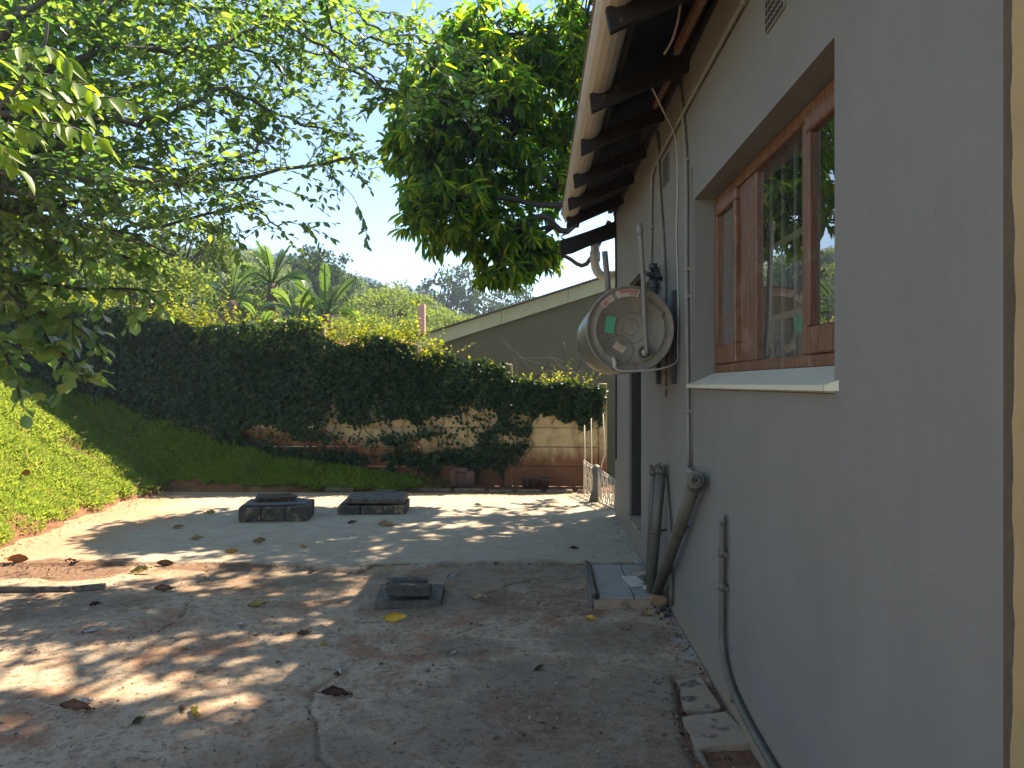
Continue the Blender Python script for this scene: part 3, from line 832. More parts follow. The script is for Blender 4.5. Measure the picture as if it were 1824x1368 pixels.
# cream downpipe elbow beyond the gable end
pb = MB(); c0 = P(1060, 452, 9.0)
pb.tube(smooth_path([c0 + Vector((0, 0, .10)), c0, P(1061, 476, 9.0), P(1072, 491, 9.0), P(1095, 489, 9.0), P(1130, 478, 9.0)], 4), .052, 12)
o = pb.build('downpipe', M['cream'], house)
pb = MB(); pb.tube([c0 + Vector((0, 0, .02)), c0 + Vector((0, 0, -.09))], .062, 12); pb.build('pipe_socket', M['cream'], o, house.location)

# conduits and cables fixed to the wall
def clip_on(parent, p, r, org, mat):
    c_ = MB(); c_.tube([Vector(p) + Vector((0, 0, -.016)), Vector(p) + Vector((0, 0, .016))], r * 1.35, 10); c_.box(Vector(p) + Vector((.012, -.02, 0)), (.02, .045, .02)); c_.build('pipe_clip', mat, parent, org)
def pipe(name, pts, r, mat, label, cat, clips=(), group=None, seg=10, sm=True):
    pts = [Vector(p) for p in pts]; org = Vector(pts[-1])
    root = empty(name, org, label, cat, group)
    mb = MB(); mb.tube(smooth_path(pts, 4) if sm else pts, r, seg); mb.build('pipe_run', mat, root)
    for c_ in clips: clip_on(root, c_, r, org, mat)
    return root
cr_ = .012; xw = WX - cr_ - .003
pts = [(xw, -2.5, 3.13), (xw, 1.0, 3.13), (xw, 4.0, 3.128), (xw, 5.6, 3.12), (xw, 5.82, 3.10), (xw, 5.90, 3.02), (xw, 5.93, 2.5), (xw, 5.95, 2.22)]
pipe('conduit', pts, cr_, M['pipe2'], 'grey conduit running under the eave then bending down to the heater', 'conduit', [(xw, y, 3.128) for y in (2.4, 3.3, 4.3)] + [(xw, 5.915, 2.7)])
a = W(1170, 235, xw); b2 = W(1183, 478, xw); c2 = W(1184, 706, xw)
pipe('conduit', [a, a.lerp(b2, .5) + Vector((0, .01, 0)), b2, c2], .014, M['pipe2'], 'thicker grey pipe passing behind the heater and ending below it', 'pipe', [a.lerp(b2, .75), b2.lerp(c2, .93)])
a = W(1210, 140, xw); b2 = W(1222, 285, xw); c2 = W(1223, 480, xw); d2 = W(1227, 832, xw)
pipe('conduit', [a, b2, c2, c2.lerp(d2, .5), d2], .0115, M['pipe2'], 'grey conduit dropping beside the window down to the waste pipe elbow', 'conduit', [b2, c2, c2 + Vector((0, 0, -.16)), c2.lerp(d2, .72)])
a = W(1232, 300, WX - .004); b2 = W(1233, 830, WX - .004)
pipe('cable', [a, a.lerp(b2, .5), b2], .004, M['pipe2'], 'thin grey wire running close beside the conduit near the window', 'cable', seg=6)
pts = [P(1161, 155, 4.6), P(1180, 195, 4.7), W(1203, 245, WX - .006), W(1207, 330, WX - .006), W(1205, 420, WX - .006), W(1208, 530, WX - .006), W(1207, 615, WX - .006),
       W(1207, 640, WX - .01), P(1196, 651, 4.78), P(1170, 658, 4.74), P(1130, 661, 4.73), P(1103, 660, 4.73), P(1094, 652, 4.74)]
pipe('cable', pts, .0055, M['cable'], 'pale cable hanging from the rafters and looping to the heater face', 'cable', seg=6)
pts = [P(1215, -20, 4.0), P(1209, 30, 4.1), P(1198, 70, 4.2), P(1183, 97, 4.25)]
pipe('cable', pts, .007, M['cable'], 'pale cable end dangling under the nearest rafters', 'cable', seg=6)
a = P(1265, -30, 3.6); b2 = P(1205, 90, 4.3)
mb = MB(); mb.box((a + b2) / 2, (.03, (a - b2).length, .05), (a - b2).to_track_quat('Y', 'Z').to_matrix())
tag(mb.build('timber_strip', M['wood'], None), 'reddish timber strip tucked under the eave', 'timber')
a = P(1192, 140, 4.6); b2 = P(1166, 190, 4.9)
mb = MB(); mb.box((a + b2) / 2, (.02, (a - b2).length, .03), (a - b2).to_track_quat('Y', 'Z').to_matrix())
tag(mb.build('timber_strip', M['wood'], None), 'short reddish timber offcut hanging behind the second rafter', 'timber')
pts = [W(1095, 385, WX - .01), W(1096.5, 430, WX - .012), W(1097, 520, WX - .012), W(1097, 700, WX - .012), W(1097, 818, WX - .012)]
pipe('cable', pts, .010, M['black'], 'black cable running down the far corner of the grey house', 'cable', seg=6)

# low pipe with a cut top that turns along the foot of the wall
pr = .0165; xx = WX - pr - .006
a = W(1287, 935, xx); b2 = W(1287, 1135, xx); c2 = W(1293, 1185, xx); d2 = W(1310, 1240, xx)
pts = [a, a.lerp(b2, .5), b2, c2, d2, Vector((xx, 3.0, .085)), Vector((xx, 2.2, .075)), Vector((xx, 1.0, .07))]
root = pipe('waste_pipe', pts, pr, M['pipe'], 'thin grey pipe turning from the wall along its foot', 'pipe', [a.lerp(b2, .25), a.lerp(b2, .55), Vector((xx, 3.42, .115)), Vector((xx, 2.75, .083))])
mb = MB(); mb.tube([a, a + Vector((.006, -.003, .03)), a + Vector((.014, -.005, .052))], [pr, pr * .75, pr * .1], 10); mb.build('cut_end', M['pipe'], root)

# two leaning waste pipes near the drain slab and a third with an elbow
def waste(top, bot, r, label, elbow=False, jag_=True, tie=None):
    top, bot = Vector(top), Vector(bot); root = empty('waste_pipe', bot, label, 'pipe', 'grey waste pipes leaning on the wall')
    mb = MB(); d = (top - bot).normalized()
    seg = 14
    mb.tube([bot, bot.lerp(top, .5), top], r, seg, cap=True)
    mb.build('pipe_run', M['pipe'], root)
    if jag_:
        j = MB(); j.tube([top - d * .03, top + d * .012], r * 1.12, seg)
        for k in range(6):
            an = k * 1.05; u = d.orthogonal().normalized(); v = d.cross(u)
            j.box(top + d * .02 + (u * math.cos(an) + v * math.sin(an)) * r * .85, (.012, .012, rng.uniform(.015, .04)))
        j.build('broken_rim', M['pipe'], root)
    if elbow:
        e = MB(); q = top + Vector((-.02, -.10, .035))
        e.tube(smooth_path([top - d * .02, top + d * .03, top + d * .055 + Vector((-.01, -.03, 0)), q], 4), r * 1.2, seg)
        e.tube([q + Vector((.004, .02, 0)), q + Vector((-.004, -.018, 0))], r * .82, 14); e.build('elbow', M['pipe'], root)
        e = MB(); e.lathe([(0, r * .82), (.012, r * .82), (.012, r * .45), (-.01, r * .42)], q + Vector((-.004, -.018, 0)), (-.1, -.9, 0), 16); e.build('socket', M['pipe'], root)
        e = MB(); e.lathe([(0, r * .44), (0, .0005)], q + Vector((-.006, -.026, 0)), (-.1, -.9, 0), 16); e.build('opening', M['black'], root)
    if tie is not None:
        p = bot.lerp(top, tie)
        t = MB(); t.tube([p - d * .012, p + d * .012], r * 1.12, seg); t.tube([p, Vector((WX - .002, p.y + .02, p.z + .01))], .008, 6); t.build('pipe_bracket', M['pipe'], root)
    return root
B1 = G(1158, 1064, .02); T1 = P(1178, 836, 5.25)
waste(T1, B1, .034, 'grey waste pipe with a broken top, leaning nearest the drain slab', tie=.52)
B2 = P(1156, 1000, 5.62); B2.z = .05; T2 = P(1164, 838, 5.42)
waste(T2, B2, .027, 'thinner grey waste pipe leaning just behind the broken topped one', tie=None)
TP3 = P(1238, 862, 4.12); B3 = P(1168, 1062, 5.36); B3.z = max(B3.z, .03)
waste(TP3, B3, .037, 'grey waste pipe slanting up to an elbow by the conduit', elbow=True, jag_=False, tie=.66)
a = Vector((T1.x + .03, T1.y - .02, T1.z - .06)); b2 = Vector((WX - .03, 5.02, .1))
pipe('waste_pipe', [T1 + Vector((.03, 0, -.04)), Vector((WX - .02, 5.05, .5)), Vector((WX - .02, 5.02, .06))], .012, M['pipe'], 'thin grey pipe standing in the shade behind the leaning waste pipes', 'pipe')
pa = W(1226, 833, WX - .02); pb_ = TP3 + Vector((.01, -.02, .05))
mb = MB(); mb.tube([pa, (pa + pb_) / 2 + Vector((-.02, 0, 0)), pb_], .011, 8); tag(mb.build('pipe_joint', M['pipe2']), 'short grey link between the conduit foot and the elbow', 'pipe')

# ================================================================== WATER HEATER
HC = Vector((.592, 4.80, 1.84)); HR = .273; HL = 1.08
def heater_face_mat():
    m, n, b = newmat('heater_end_paint'); co = wpos(n)
    f = noise(n, co, 7, 6, .7)
    c = ramp(n, f, [(.3, lin(.17, .145, .105)), (.7, lin(.26, .225, .165))])
    d = noise(n, scaled(n, co, (6, 1, 2)), 3, 6, .72)
    c = mixc(n, ramp(n, d, [(.52, (0, 0, 0)), (.68, (.75, .75, .75))]), c, lin(.16, .10, .06))
    n.links.new(c, b.inputs['Base Color']); b.inputs['Roughness'].default_value = .5; bump(n, b, f, .1, .003)
    return m
M['hface'] = heater_face_mat()
M['hshell'] = simple('heater_shell', lin(.16, .16, .15), lin(.25, .245, .22), 5, .32, (1, 1, 1), .05, 30, (lin(.3, .24, .15), 3, .6, .12), metal=.35)
heater = empty('water_heater', HC, 'round grey water heater drum with a green sticker hanging on the wall', 'water heater')
mb = MB(); mb.lathe([(0.006, HR - .004), (.0, HR), (.02, HR + .002), (.024, HR - .002), (HL - .03, HR - .002), (HL - .02, HR + .002), (HL, HR), (HL + .012, HR - .03), (HL + .02, .001)], HC, (0, 1, 0), 64)
mb.build('drum', M['hshell'], heater)
mb = MB(); mb.lathe([(0, HR - .001), (-.006, HR - .003), (-.006, HR - .010), (.004, HR - .016), (.004, .215), (.000, .212), (.004, .209), (.003, .0005)], HC, (0, 1, 0), 64)
face = mb.build('end_cap', M['hface'], heater)
def pf(px, py, off=.004): # a point on the drum's end
    v = P(px, py, HC.y - off); return v
def ring(c, r, name, t=.0016, parent=None):
    mb = MB(); mb.tube([c + Vector((math.cos(k * math.pi / 24) * r, 0, math.sin(k * math.pi / 24) * r)) for k in range(49)], t, 5, False); return mb.build(name, M['oldslab'], face, HC)
ring(pf(1124, 584, -.0025), .096, 'pressed_ring'); ring(pf(1123, 583, -.0025), .05, 'pressed_ring')
ring(pf(1101, 624, -.0025), .092, 'pressed_ring')
mb = MB(); c0 = pf(1148, 628)
mb.lathe([(-.002, .052), (-.008, .050), (-.008, .044), (.0, .036), (0, .0005)], c0, (0, 1, 0), 28); mb.build('outlet_plate', M['hface'], face, HC)
mb = MB(); mb.lathe([(-.008, .034), (-.0085, .0005)], c0, (0, 1, 0), 24); mb.build('outlet_recess', M['valve'], face, HC)
mb = MB(); mb.lathe([(0, .022), (-.028, .022), (-.028, .013), (-.02, .001)], pf(1149, 628), (0, 1, 0), 14); mb.build('outlet_nut', M['cream'], face, HC)
mb = MB(); mb.lathe([(0, .016), (-.006, .015), (-.007, .0005)], pf(1179, 559), (0, 1, 0), 16); mb.build('plug', M['hface'], face, HC)
mb = MB(); t0 = pf(1093, 640); mb.tube([t0 + Vector((0, .006, .006)), t0 + Vector((0, -.03, 0)), t0 + Vector((.003, -.045, -.03)), t0 + Vector((.003, -.045, -.055))], [.012, .014, .014, .012], 10); mb.build('cable_gland', M['cream'], heater)
# relief pipe standing in front of the face
p0 = pf(1152, 628, .05); p1 = P(1148, 560, 4.74); p2 = P(1146, 500, 4.74); p3 = P(1140, 412, 4.76)
mb = MB(); mb.tube(smooth_path([pf(1150, 629, .01), p0, p0 + Vector((-.002, -.004, .03)), p1, p2, p3], 4), .0155, 10)
rp = mb.build('relief_pipe', M['pipe2'], heater)
mb = MB(); d = (p3 - p2).normalized(); mb.tube([p3 - d * .02, p3, p3 + d * .02, p3 + d * .045], [.019, .021, .021, .017], 10); mb.build('pipe_collar', M['pipe2'], rp, HC)
mb = MB(); mb.tube([P(1085, 540, 5.75), P(1082, 500, 5.75), P(1077, 448, 5.75)], .022, 10); mb.build('relief_pipe', M['pipe2'], heater)
# dark valve body between the pipes
mb = MB(); v0 = P(1150, 487, 5.25); v1 = P(1184, 498, 5.38)
mb.tube([v0, v1], .017, 8); mb.box(P(1166, 490, 5.32), (.075, .06, .055), bev=.01); mb.tube([P(1166, 490, 5.32), P(1164, 476, 5.32)], .02, 10); mb.tube([P(1164, 480, 5.3), P(1163, 470, 5.3)], .03, 10)
mb.tube([P(1164, 480, 5.3), P(1173, 482, 5.28)], .013, 8)
mb.tube([P(1166, 495, 5.32), P(1166, 512, 5.32), P(1167, 530, 5.32)], .022, 10); mb.tube([P(1167, 506, 5.32), P(1167, 514, 5.32)], .03, 10)
mb.build('valve', M['valve'], heater)
# wall bracket and back plate
mb = MB(); mb.prism([Vector((WX - .002, 5.6, 2.16)), Vector((WX - .21, 5.6, 2.06)), Vector((WX - .21, 5.6, 2.09)), Vector((WX - .002, 5.6, 2.36))], (0, .012, 0)); mb.build('wall_bracket', M['pipe'], heater)
for y_ in (4.97, 5.6):
    mb = MB(); mb.box((WX - .014, y_, 1.80), (.024, .06, .60)); mb.build('back_plate', M['valve'], heater)
for px, py in ((1046, 563), (1032, 585), (1050, 632), (1037, 641), (1092, 662)):
    an = math.atan2(-(py - 587), px - 1122); q = HC + Vector((math.cos(an) * HR, .09 if px > 1040 else .3, math.sin(an) * HR))
    mb = MB(); mb.tube([q, q + Vector((math.cos(an) * .004, 0, math.sin(an) * .004))], .006, 6); mb.build('rivet', M['oldslab'], heater)
# stickers
def flat(name, quad, mat, parent=None):
    mb = MB(); mb.add(quad, [(0, 1, 2, 3)]); return mb.build(name, mat, parent or face, HC)
M['green'] = simple('green_sticker', lin(.01, .30, .12), lin(.03, .42, .20), 40, .35, bstr=.1)
M['paper'] = simple('paper_label', lin(.42, .32, .22), lin(.52, .42, .31), 25, .6, bstr=0)
M['redprint'] = simple('faded_red_print', lin(.34, .12, .08), lin(.42, .20, .14), 25, .6, bstr=0)
M['ink'] = simple('dark_ink', lin(.05, .035, .03), lin(.09, .07, .06), 20, .6, bstr=0)
fo = .0006
flat('green_sticker', [pf(1077, 592, fo), pf(1093, 594, fo), pf(1097, 565, fo), pf(1081, 562, fo)], M['green'])
for k in range(6):
    a = pf(1081 + k * .2 * 1.0, 588 - k * 4.4, fo * 2); flat('print_line', [a, a + Vector((.040, 0, .003)), a + Vector((.041, 0, .0062)), a + Vector((.001, 0, .0032))], M['lid'])
flat('paper_label', [pf(1091, 619, fo), pf(1109, 630, fo), pf(1116, 619, fo), pf(1098, 608, fo)], M['paper'])
for k in range(4):
    a = pf(1095 + k * 1.6, 618 - k * 2.4, fo * 2); flat('print_line', [a, a + Vector((.040, 0, -.024)), a + Vector((.0415, 0, -.0215)), a + Vector((.0015, 0, .0025))], M['redprint'])
def arc_label(a0, a1, r0, r1, mat, name, off):
    mb = MB(); n_ = 14; vs = []; c0 = Vector((HC.x, HC.y + .004 - off, HC.z))
    for i in range(n_ + 1):
        an = math.radians(a0 + (a1 - a0) * i / n_)
        for r in (r0, r1): vs.append(c0 + Vector((math.cos(an) * r, 0, math.sin(an) * r)))
    mb.add(vs, [(2 * i, 2 * i + 2, 2 * i + 3, 2 * i + 1) for i in range(n_)]); return mb.build(name, mat, face, HC)
arc_label(76, 112, .205, .252, M['paper'], 'paper_label', .0055)
arc_label(78, 106, .228, .249, M['redprint'], 'red_band', .007)
arc_label(118, 140, .205, .245, M['paper'], 'paper_label', .0055)
arc_label(128, 138, .212, .236, M['redprint'], 'red_band', .007)
def letters(s, c, size, mat, parent, rot=0.0, org=None, name='lettering'):
    cu = bpy.data.curves.new(name, 'FONT'); cu.body = s; cu.size = size; cu.extrude = .0003; cu.align_x = 'CENTER'; cu.align_y = 'CENTER'
    cu.materials.append(mat); o = bpy.data.objects.new(name, cu); COL.objects.link(o); o.parent = parent
    bpy.context.view_layer.update()
    me = bpy.data.meshes.new_from_object(o.evaluated_get(bpy.context.evaluated_depsgraph_get())); bpy.data.objects.remove(o)
    o = link(name, me, parent); o.location = Vector(c) - Vector(org); o.rotation_euler = (math.pi / 2, -rot, 0); return o
letters('TECH', (HC.x + math.cos(math.radians(86)) * .218, HC.y - .004, HC.z + math.sin(math.radians(86)) * .217), .02, M['ink'], face, math.radians(-5), HC)
letters('P', (HC.x + math.cos(math.radians(124)) * .226, HC.y - .004, HC.z + math.sin(math.radians(124)) * .226), .026, M['redprint'], face, math.radians(34), HC)

# ================================================================== DRAIN SLAB, BRICK STACKS
slab = empty('drain_slab', (.65, 5.65, 0), 'low concrete drain cover topped with grey slate tiles beside the wall', 'drain cover')
mb = MB(); mb.prism([Vector((.40, 5.20, -.02)), Vector((.85, 5.22, -.02)), Vector((.86, 6.2, -.02)), Vector((.42, 6.2, -.02))], (0, 0, .062)); mb.build('base', M['paver'], slab)
mb = MB(); mb.box((.405, 5.72, .03), (.05, 1.02, .10), Matrix.Rotation(-.02, 3, 'Z'), .004, .012); mb.build('kerb', M['oldslab'], slab)
def tile(name, quad, z, t, mat, parent, label=None):
    mb = MB(); mb.prism([Vector((x, y, z)) for x, y in quad], (0, 0, t)); o = mb.build(name, mat, parent)
    if label: o['label'] = label
    return o
tile('tile', [(.44, 5.21), (.665, 5.22), (.672, 6.16), (.455, 6.16)], .043, .016, M['slate'], slab)
tile('tile', [(.674, 5.22), (.80, 5.23), (.80, 5.66), (.676, 5.64)], .043, .015, M['slate'], slab)
tile('tile', [(.679, 5.66), (.80, 5.68), (.85, 6.14), (.682, 6.15)], .043, .016, M['slate'], slab)
for q, lb in (([(1108, 1027), (1134, 1027), (1152, 1043), (1124, 1046)], 'pale broken tile lying flat on the slate drain cover'),
              ([(1126, 1021), (1150, 1018), (1153, 1024), (1136, 1027)], 'thin tan tile shard behind the pale broken tile'),
              ([(1143, 1040), (1168, 1042), (1168, 1052), (1147, 1048)], 'small white tile shard tucked behind the leaning pipes')):
    pts = [G(*p, .064) for p in q]; c0 = sum(pts, Vector()) / 4
    mb = MB(); mb.prism([p + Vector((0, 0, -.003)) for p in pts][::-1], (0, 0, .009)); o = mb.build('tile_shard', M['whitetile'] if 'tan' not in lb else M['paper'], None, c0); o.location = c0; tag(o, lb, 'tile shard')
mb = MB(); p = G(1170, 1078); mb.box((p.x + .005, p.y, .035), (.115, .07, .07), Matrix.Rotation(.05, 3, 'Z'), .006, .012)
tag(mb.build('brick', M['tanbrick']), 'worn tan brick end at the foot of the leaning pipes', 'brick')
for i in range(9):
    x, y = rng.uniform(.80, .89), rng.uniform(5.02, 5.3)
    mb = MB(); mb.box((x, y, gz(x, y) + .012), (rng.uniform(.02, .05), rng.uniform(.02, .04), .025), Matrix.Rotation(rng.random() * 3, 3, 'Z'), .006)
    tag(mb.build('rubble_piece', M['oldbrick']), 'small dark rubble lump in the corner behind the tan brick', 'rubble', 'rubble behind the tan brick')
def brick(parent, c, size, rz=0.0, mat='oldbrick', name='brick', tilt=0.0, jit=.004, bev=.010, label=None):
    mb = MB(); mb.box(c, size, Matrix.Rotation(rz, 3, 'Z') @ Matrix.Rotation(tilt, 3, 'Y'), jit, bev); o = mb.build(name, M[mat], parent)
    if label: o['label'] = label
    return o
# first manhole
a = G(420, 931); e = G(547, 928); s1 = empty('manhole', ((a.x + e.x) / 2, a.y + .25, 0), 'square brick manhole with a grey lid and dark block, left of the pair', 'manhole', 'brick manholes on the patio')
wd = (e.x - a.x); h = .17; s1.rotation_euler = (0, 0, .14)
for i in range(3): brick(s1, (a.x + wd * (i + .5) / 3, a.y + .055, h / 2), (wd / 3 - .008, .11, h), rng.uniform(-.01, .01))
for i in range(2):
    for x in (a.x + .055, e.x - .055): brick(s1, (x, a.y + .115 + .155 * (i + .5), h / 2), (.11, .15, h))
for i in range(3): brick(s1, (a.x + wd * (i + .5) / 3, a.y + .48, h / 2), (wd / 3 - .008, .11, h))
brick(s1, (a.x + wd * .42, a.y + .27, h + .014), (wd * .74, .44, .026), .03, 'lid', 'lid')
brick(s1, (a.x + wd * .80, a.y + .29, h + .012), (wd * .34, .38, .018), -.12, 'lid', 'lid', .03)
mb = MB(); c0 = Vector((a.x + wd * .47, a.y + .27, h + .065)); mb.box(c0, (wd * .60, .20, .08), Matrix.Rotation(.10, 3, 'Z') @ Matrix.Rotation(-.035, 3, 'Y'), .012, .03)
o = mb.build('block', M['oldbrick'], None, c0); o.location = s1.matrix_basis @ (c0 - Vector(s1.location)); o.rotation_euler = (0, 0, .14)
tag(o, 'dark mossy block lying on the lid of the left manhole', 'block')
# second manhole
a = G(598, 918); e = G(721, 917); s2 = empty('manhole', ((a.x + e.x) / 2, a.y + .25, 0), 'brick manhole with a thick dark slab set askew, right of the pair', 'manhole', 'brick manholes on the patio')
wd = e.x - a.x; h = .11; s2.rotation_euler = (0, 0, .09)
for i in range(3): brick(s2, (a.x + wd * (i + .5) / 3, a.y + .055, h / 2), (wd / 3 - .006, .11, h), rng.uniform(-.02, .02))
for x in (a.x + .06, e.x - .06):
    for i in range(2): brick(s2, (x, a.y + .115 + .2 * (i + .5), h / 2), (.12, .19, h))
for i in range(3): brick(s2, (a.x + wd * (i + .5) / 3, a.y + .57, h / 2), (wd / 3 - .006, .11, h))
brick(s2, (a.x + wd * .54, a.y + .32, h + .042), (wd * .87, .56, .07), -.02, 'oldslab', 'lid', .0, .008, .02)
mb = MB()
for dx in (-.04, .05): mb.tube([(a.x + wd * .54 + dx, a.y + .3, h + .075), (a.x + wd * .54 + dx, a.y + .31, h + .115)], .004, 5)
mb.build('lid_wire', M['valve'], s2)
# third, low
a = G(664, 1085); e = G(786, 1074)
s3 = empty('manhole', ((a.x + e.x) / 2, a.y + .2, 0), 'low square concrete manhole collar in the middle of the near patio', 'manhole')
mb = MB(); mb.prism([Vector((-1.075, 5.13, -.01)), Vector((-.64, 5.20, -.01)), Vector((-.66, 5.62, -.01)), Vector((-1.13, 5.60, -.01))], (0, 0, .045)); mb.build('collar', M['oldslab'], s3)
mb = MB(); mb.prism([Vector((-1.03, 5.25, .035)), Vector((-.74, 5.28, .035)), Vector((-.75, 5.55, .035)), Vector((-1.04, 5.54, .035))], (0, 0, .02)); mb.build('lid', M['lid'], s3)
for (px, py, w_, rz, lb) in ((728, 1064, .30, .05, 'front dark brick of two lying on the low manhole'), (722, 1053, .30, .12, 'rear dark brick of two lying on the low manhole')):
    p = G(px, py, .055); mb = MB(); mb.box((p.x, p.y + .04, .095), (w_, .10, .075), Matrix.Rotation(rz, 3, 'Z'), .005, .012)
    tag(mb.build('brick', M['oldbrick']), lb, 'brick', 'dark bricks on the low manhole')

# worn pavers by the wall foot, ledge on the left
for (q, lb) in (([(1216, 1278), (1290, 1268), (1345, 1322), (1242, 1334)], 'worn tan paver in the sunken strip by the low pipe'),
                ([(1204, 1212), (1248, 1206), (1285, 1262), (1222, 1266)], 'worn tan paver further up the strip by the wall foot')):
    pts = [G(*p, -.01) for p in q]; c0 = sum(pts, Vector()) / 4
    vs = []
    for i in range(4):
        for k in range(4): vs.append(pts[i].lerp(pts[(i + 1) % 4], k / 4) + Vector((rng.gauss(0, .004), rng.gauss(0, .004), 0)))
    mb = MB(); mb.prism([v + Vector((0, 0, -.035)) for v in vs], (0, 0, .037)); o = mb.build('paver', M['paver'], None, c0); o.location = c0; tag(o, lb, 'paver', 'worn pavers along the wall foot')
mb = MB(); pts = [G(-40, 1052), G(60, 1051), G(130, 1050), G(188, 1047)]
for p, q in zip(pts, pts[1:]): mb.box(((p.x + q.x) / 2, (p.y + q.y) / 2, .012), ((q - p).length, .035, .035), Matrix.Rotation(math.atan2(q.y - p.y, q.x - p.x), 3, 'Z'), .006)
tag(mb.build('edging_strip', M['oldslab']), 'low dark concrete edging in front of the dirt patch', 'edging')
# kerb along the bed below the wall
mb = MB(); x = -2.9
kb = empty('bed_kerb', (-2, 10.55, 0), 'broken row of dark kerb stones between the patio and the planting bed', 'kerb')
while x < .6:
    l_ = rng.uniform(.3, .45); brick(kb, (x + l_ / 2, 10.53 + rng.uniform(-.02, .02), .025), (l_ - .02, .07, .08 + rng.uniform(-.02, .02)), rng.uniform(-.05, .05), 'oldslab', 'kerb_stone'); x += l_ + (.05 if rng.random() < .8 else .3)

# ================================================================== POTS AND BRICKS BELOW THE WALL
for i, (px, py, r, hgt, lb) in enumerate(((938, 866, .075, .16, 'leftmost of the dark pots by the wall post'), (952, 866, .085, .15, 'middle dark pot of the row by the wall post'), (969, 867, .08, .15, 'rightmost of the dark pots by the wall post'))):
    p = P(px, py, 10.85); z0 = .03
    mb = MB(); mb.lathe([(0, .0005), (0, r * .75), (hgt * .85, r), (hgt * .85, r * 1.12), (hgt, r * 1.12), (hgt, r * .98), (hgt * .8, r * .9), (hgt * .78, .0005)], (0, 0, 0), (0, 0, 1), 16)
    o = mb.build('plant_pot', M['pot']); o.location = (p.x, 10.85, z0); o.rotation_euler = (rng.uniform(-.1, .1), rng.uniform(-.1, .1), 0); tag(o, lb, 'plant pot', 'dark pots by the wall')
for i, (px, w_, z0, hh, lb) in enumerate(((808, .09, .04, .24, 'upright red brick at the left of the heap under the ivy'), (822, .22, .04, .20, 'wide dark red brick in the heap under the ivy'), (838, .12, .05, .22, 'upright brick at the right of the heap under the ivy'), (818, .24, .245, .07, 'flat brick lying across the heap under the ivy'))):
    p = P(px, 850, 10.9)
    mb = MB(); mb.box((0, 0, hh / 2), (w_, .11, hh), None, .005, .01); o = mb.build('brick', M['pot']); o.location = (p.x, 10.9 + (i % 2) * .02, z0); o.rotation_euler = (0, 0, rng.uniform(-.2, .2)); tag(o, lb, 'brick', 'brick heap under the ivy')

# ================================================================== IRON GATE PANELS
def gate_panel(A, B, zt0, zt1, zb0, zb1, nb, label):
    A, B = Vector(A), Vector(B); root = empty('iron_railing', (A + B) / 2, label, 'railing', 'white iron railings at the house corner')
    def at(u, v): p = A.lerp(B, u); zt = zt0 + (zt1 - zt0) * u; zb = zb0 + (zb1 - zb0) * u; return Vector((p.x, p.y, zb + (zt - zb) * v))
    f = MB()
    for s_ in (((0, 0), (1, 0)), ((0, 1), (1, 1)), ((0, 0), (0, 1)), ((1, 0), (1, 1)), ((0, .5), (1, .5))): f.tube([at(*s_[0]), at(*s_[1])], .008, 6)
    f.build('frame', M['white_iron'], root)
    for i in range(nb):
        u0, u1 = i / nb, (i + 1) / nb; um = (u0 + u1) / 2
        sc = MB()
        sc.tube([at(u0, 0), at(um, .35), at(u0 + .1 / nb, .5), at(um, .65), at(u0, 1)], .0055, 5)
        sc.tube([at(u1, 0), at(um, .35), at(u1 - .1 / nb, .5), at(um, .65), at(u1, 1)], .0055, 5)
        for vc in (.25, .75): sc.tube([at(um + math.cos(k * math.pi / 6) * .36 / nb, vc + math.sin(k * math.pi / 6) * .2) for k in range(13)], .0055, 5, False)
        sc.build('scroll', M['white_iron'], root)
    return root
gate_panel((.66, 10.42, 0), (.775, 9.95, 0), .47, .42, .03, .03, 3, 'white scrolled iron railing panel nearest the boundary wall')
gate_panel((.80, 9.75, 0), (.945, 9.10, 0), .43, .37, .02, .02, 4, 'white scrolled iron railing panel nearest the house corner')
mb = MB(); p = Vector((.79, 9.85, 0))
mb.tube([p + Vector((-.05, -.10, .02)), p + Vector((-.02, -.02, .04)), p + Vector((0, 0, .14)), p + Vector((.01, 0, .3)), p + Vector((.0, .02, .42)), p + Vector((-.02, .03, .47))], [.06, .075, .06, .062, .07, .02], 12)
tag(mb.build('clay_pipe', M['pipe']), 'grey brown clay pipe standing between the two iron railings', 'pipe')
mb = MB(); mb.tube([(.955, 9.08, 0), (.957, 9.08, .42)], .014, 8); tag(mb.build('railing_post', M['pipe']), 'short grey post closing the railing by the house corner', 'post')
for (x0, t, b_, lb) in ((1042, 757, 838, 'leftmost of three thin white canes behind the railing'), (1054, 745, 835, 'middle white cane of three behind the railing'), (1076, 737, 800, 'rightmost white cane of three, bent near its foot')):
    mb = MB(); a = P(x0, b_, 10.55); c_ = P(x0 - 1, t, 10.6); pts = [Vector((a.x, a.y, .05)), a, c_]
    if x0 == 1076: pts = [P(1070, 845, 10.5), P(1072, 825, 10.5), P(1077, 812, 10.5), P(1077, 790, 10.55), P(1074, 737, 10.6)]
    mb.tube(pts, .007, 5); tag(mb.build('cane', M['cane']), lb, 'cane', 'thin white canes behind the railing')

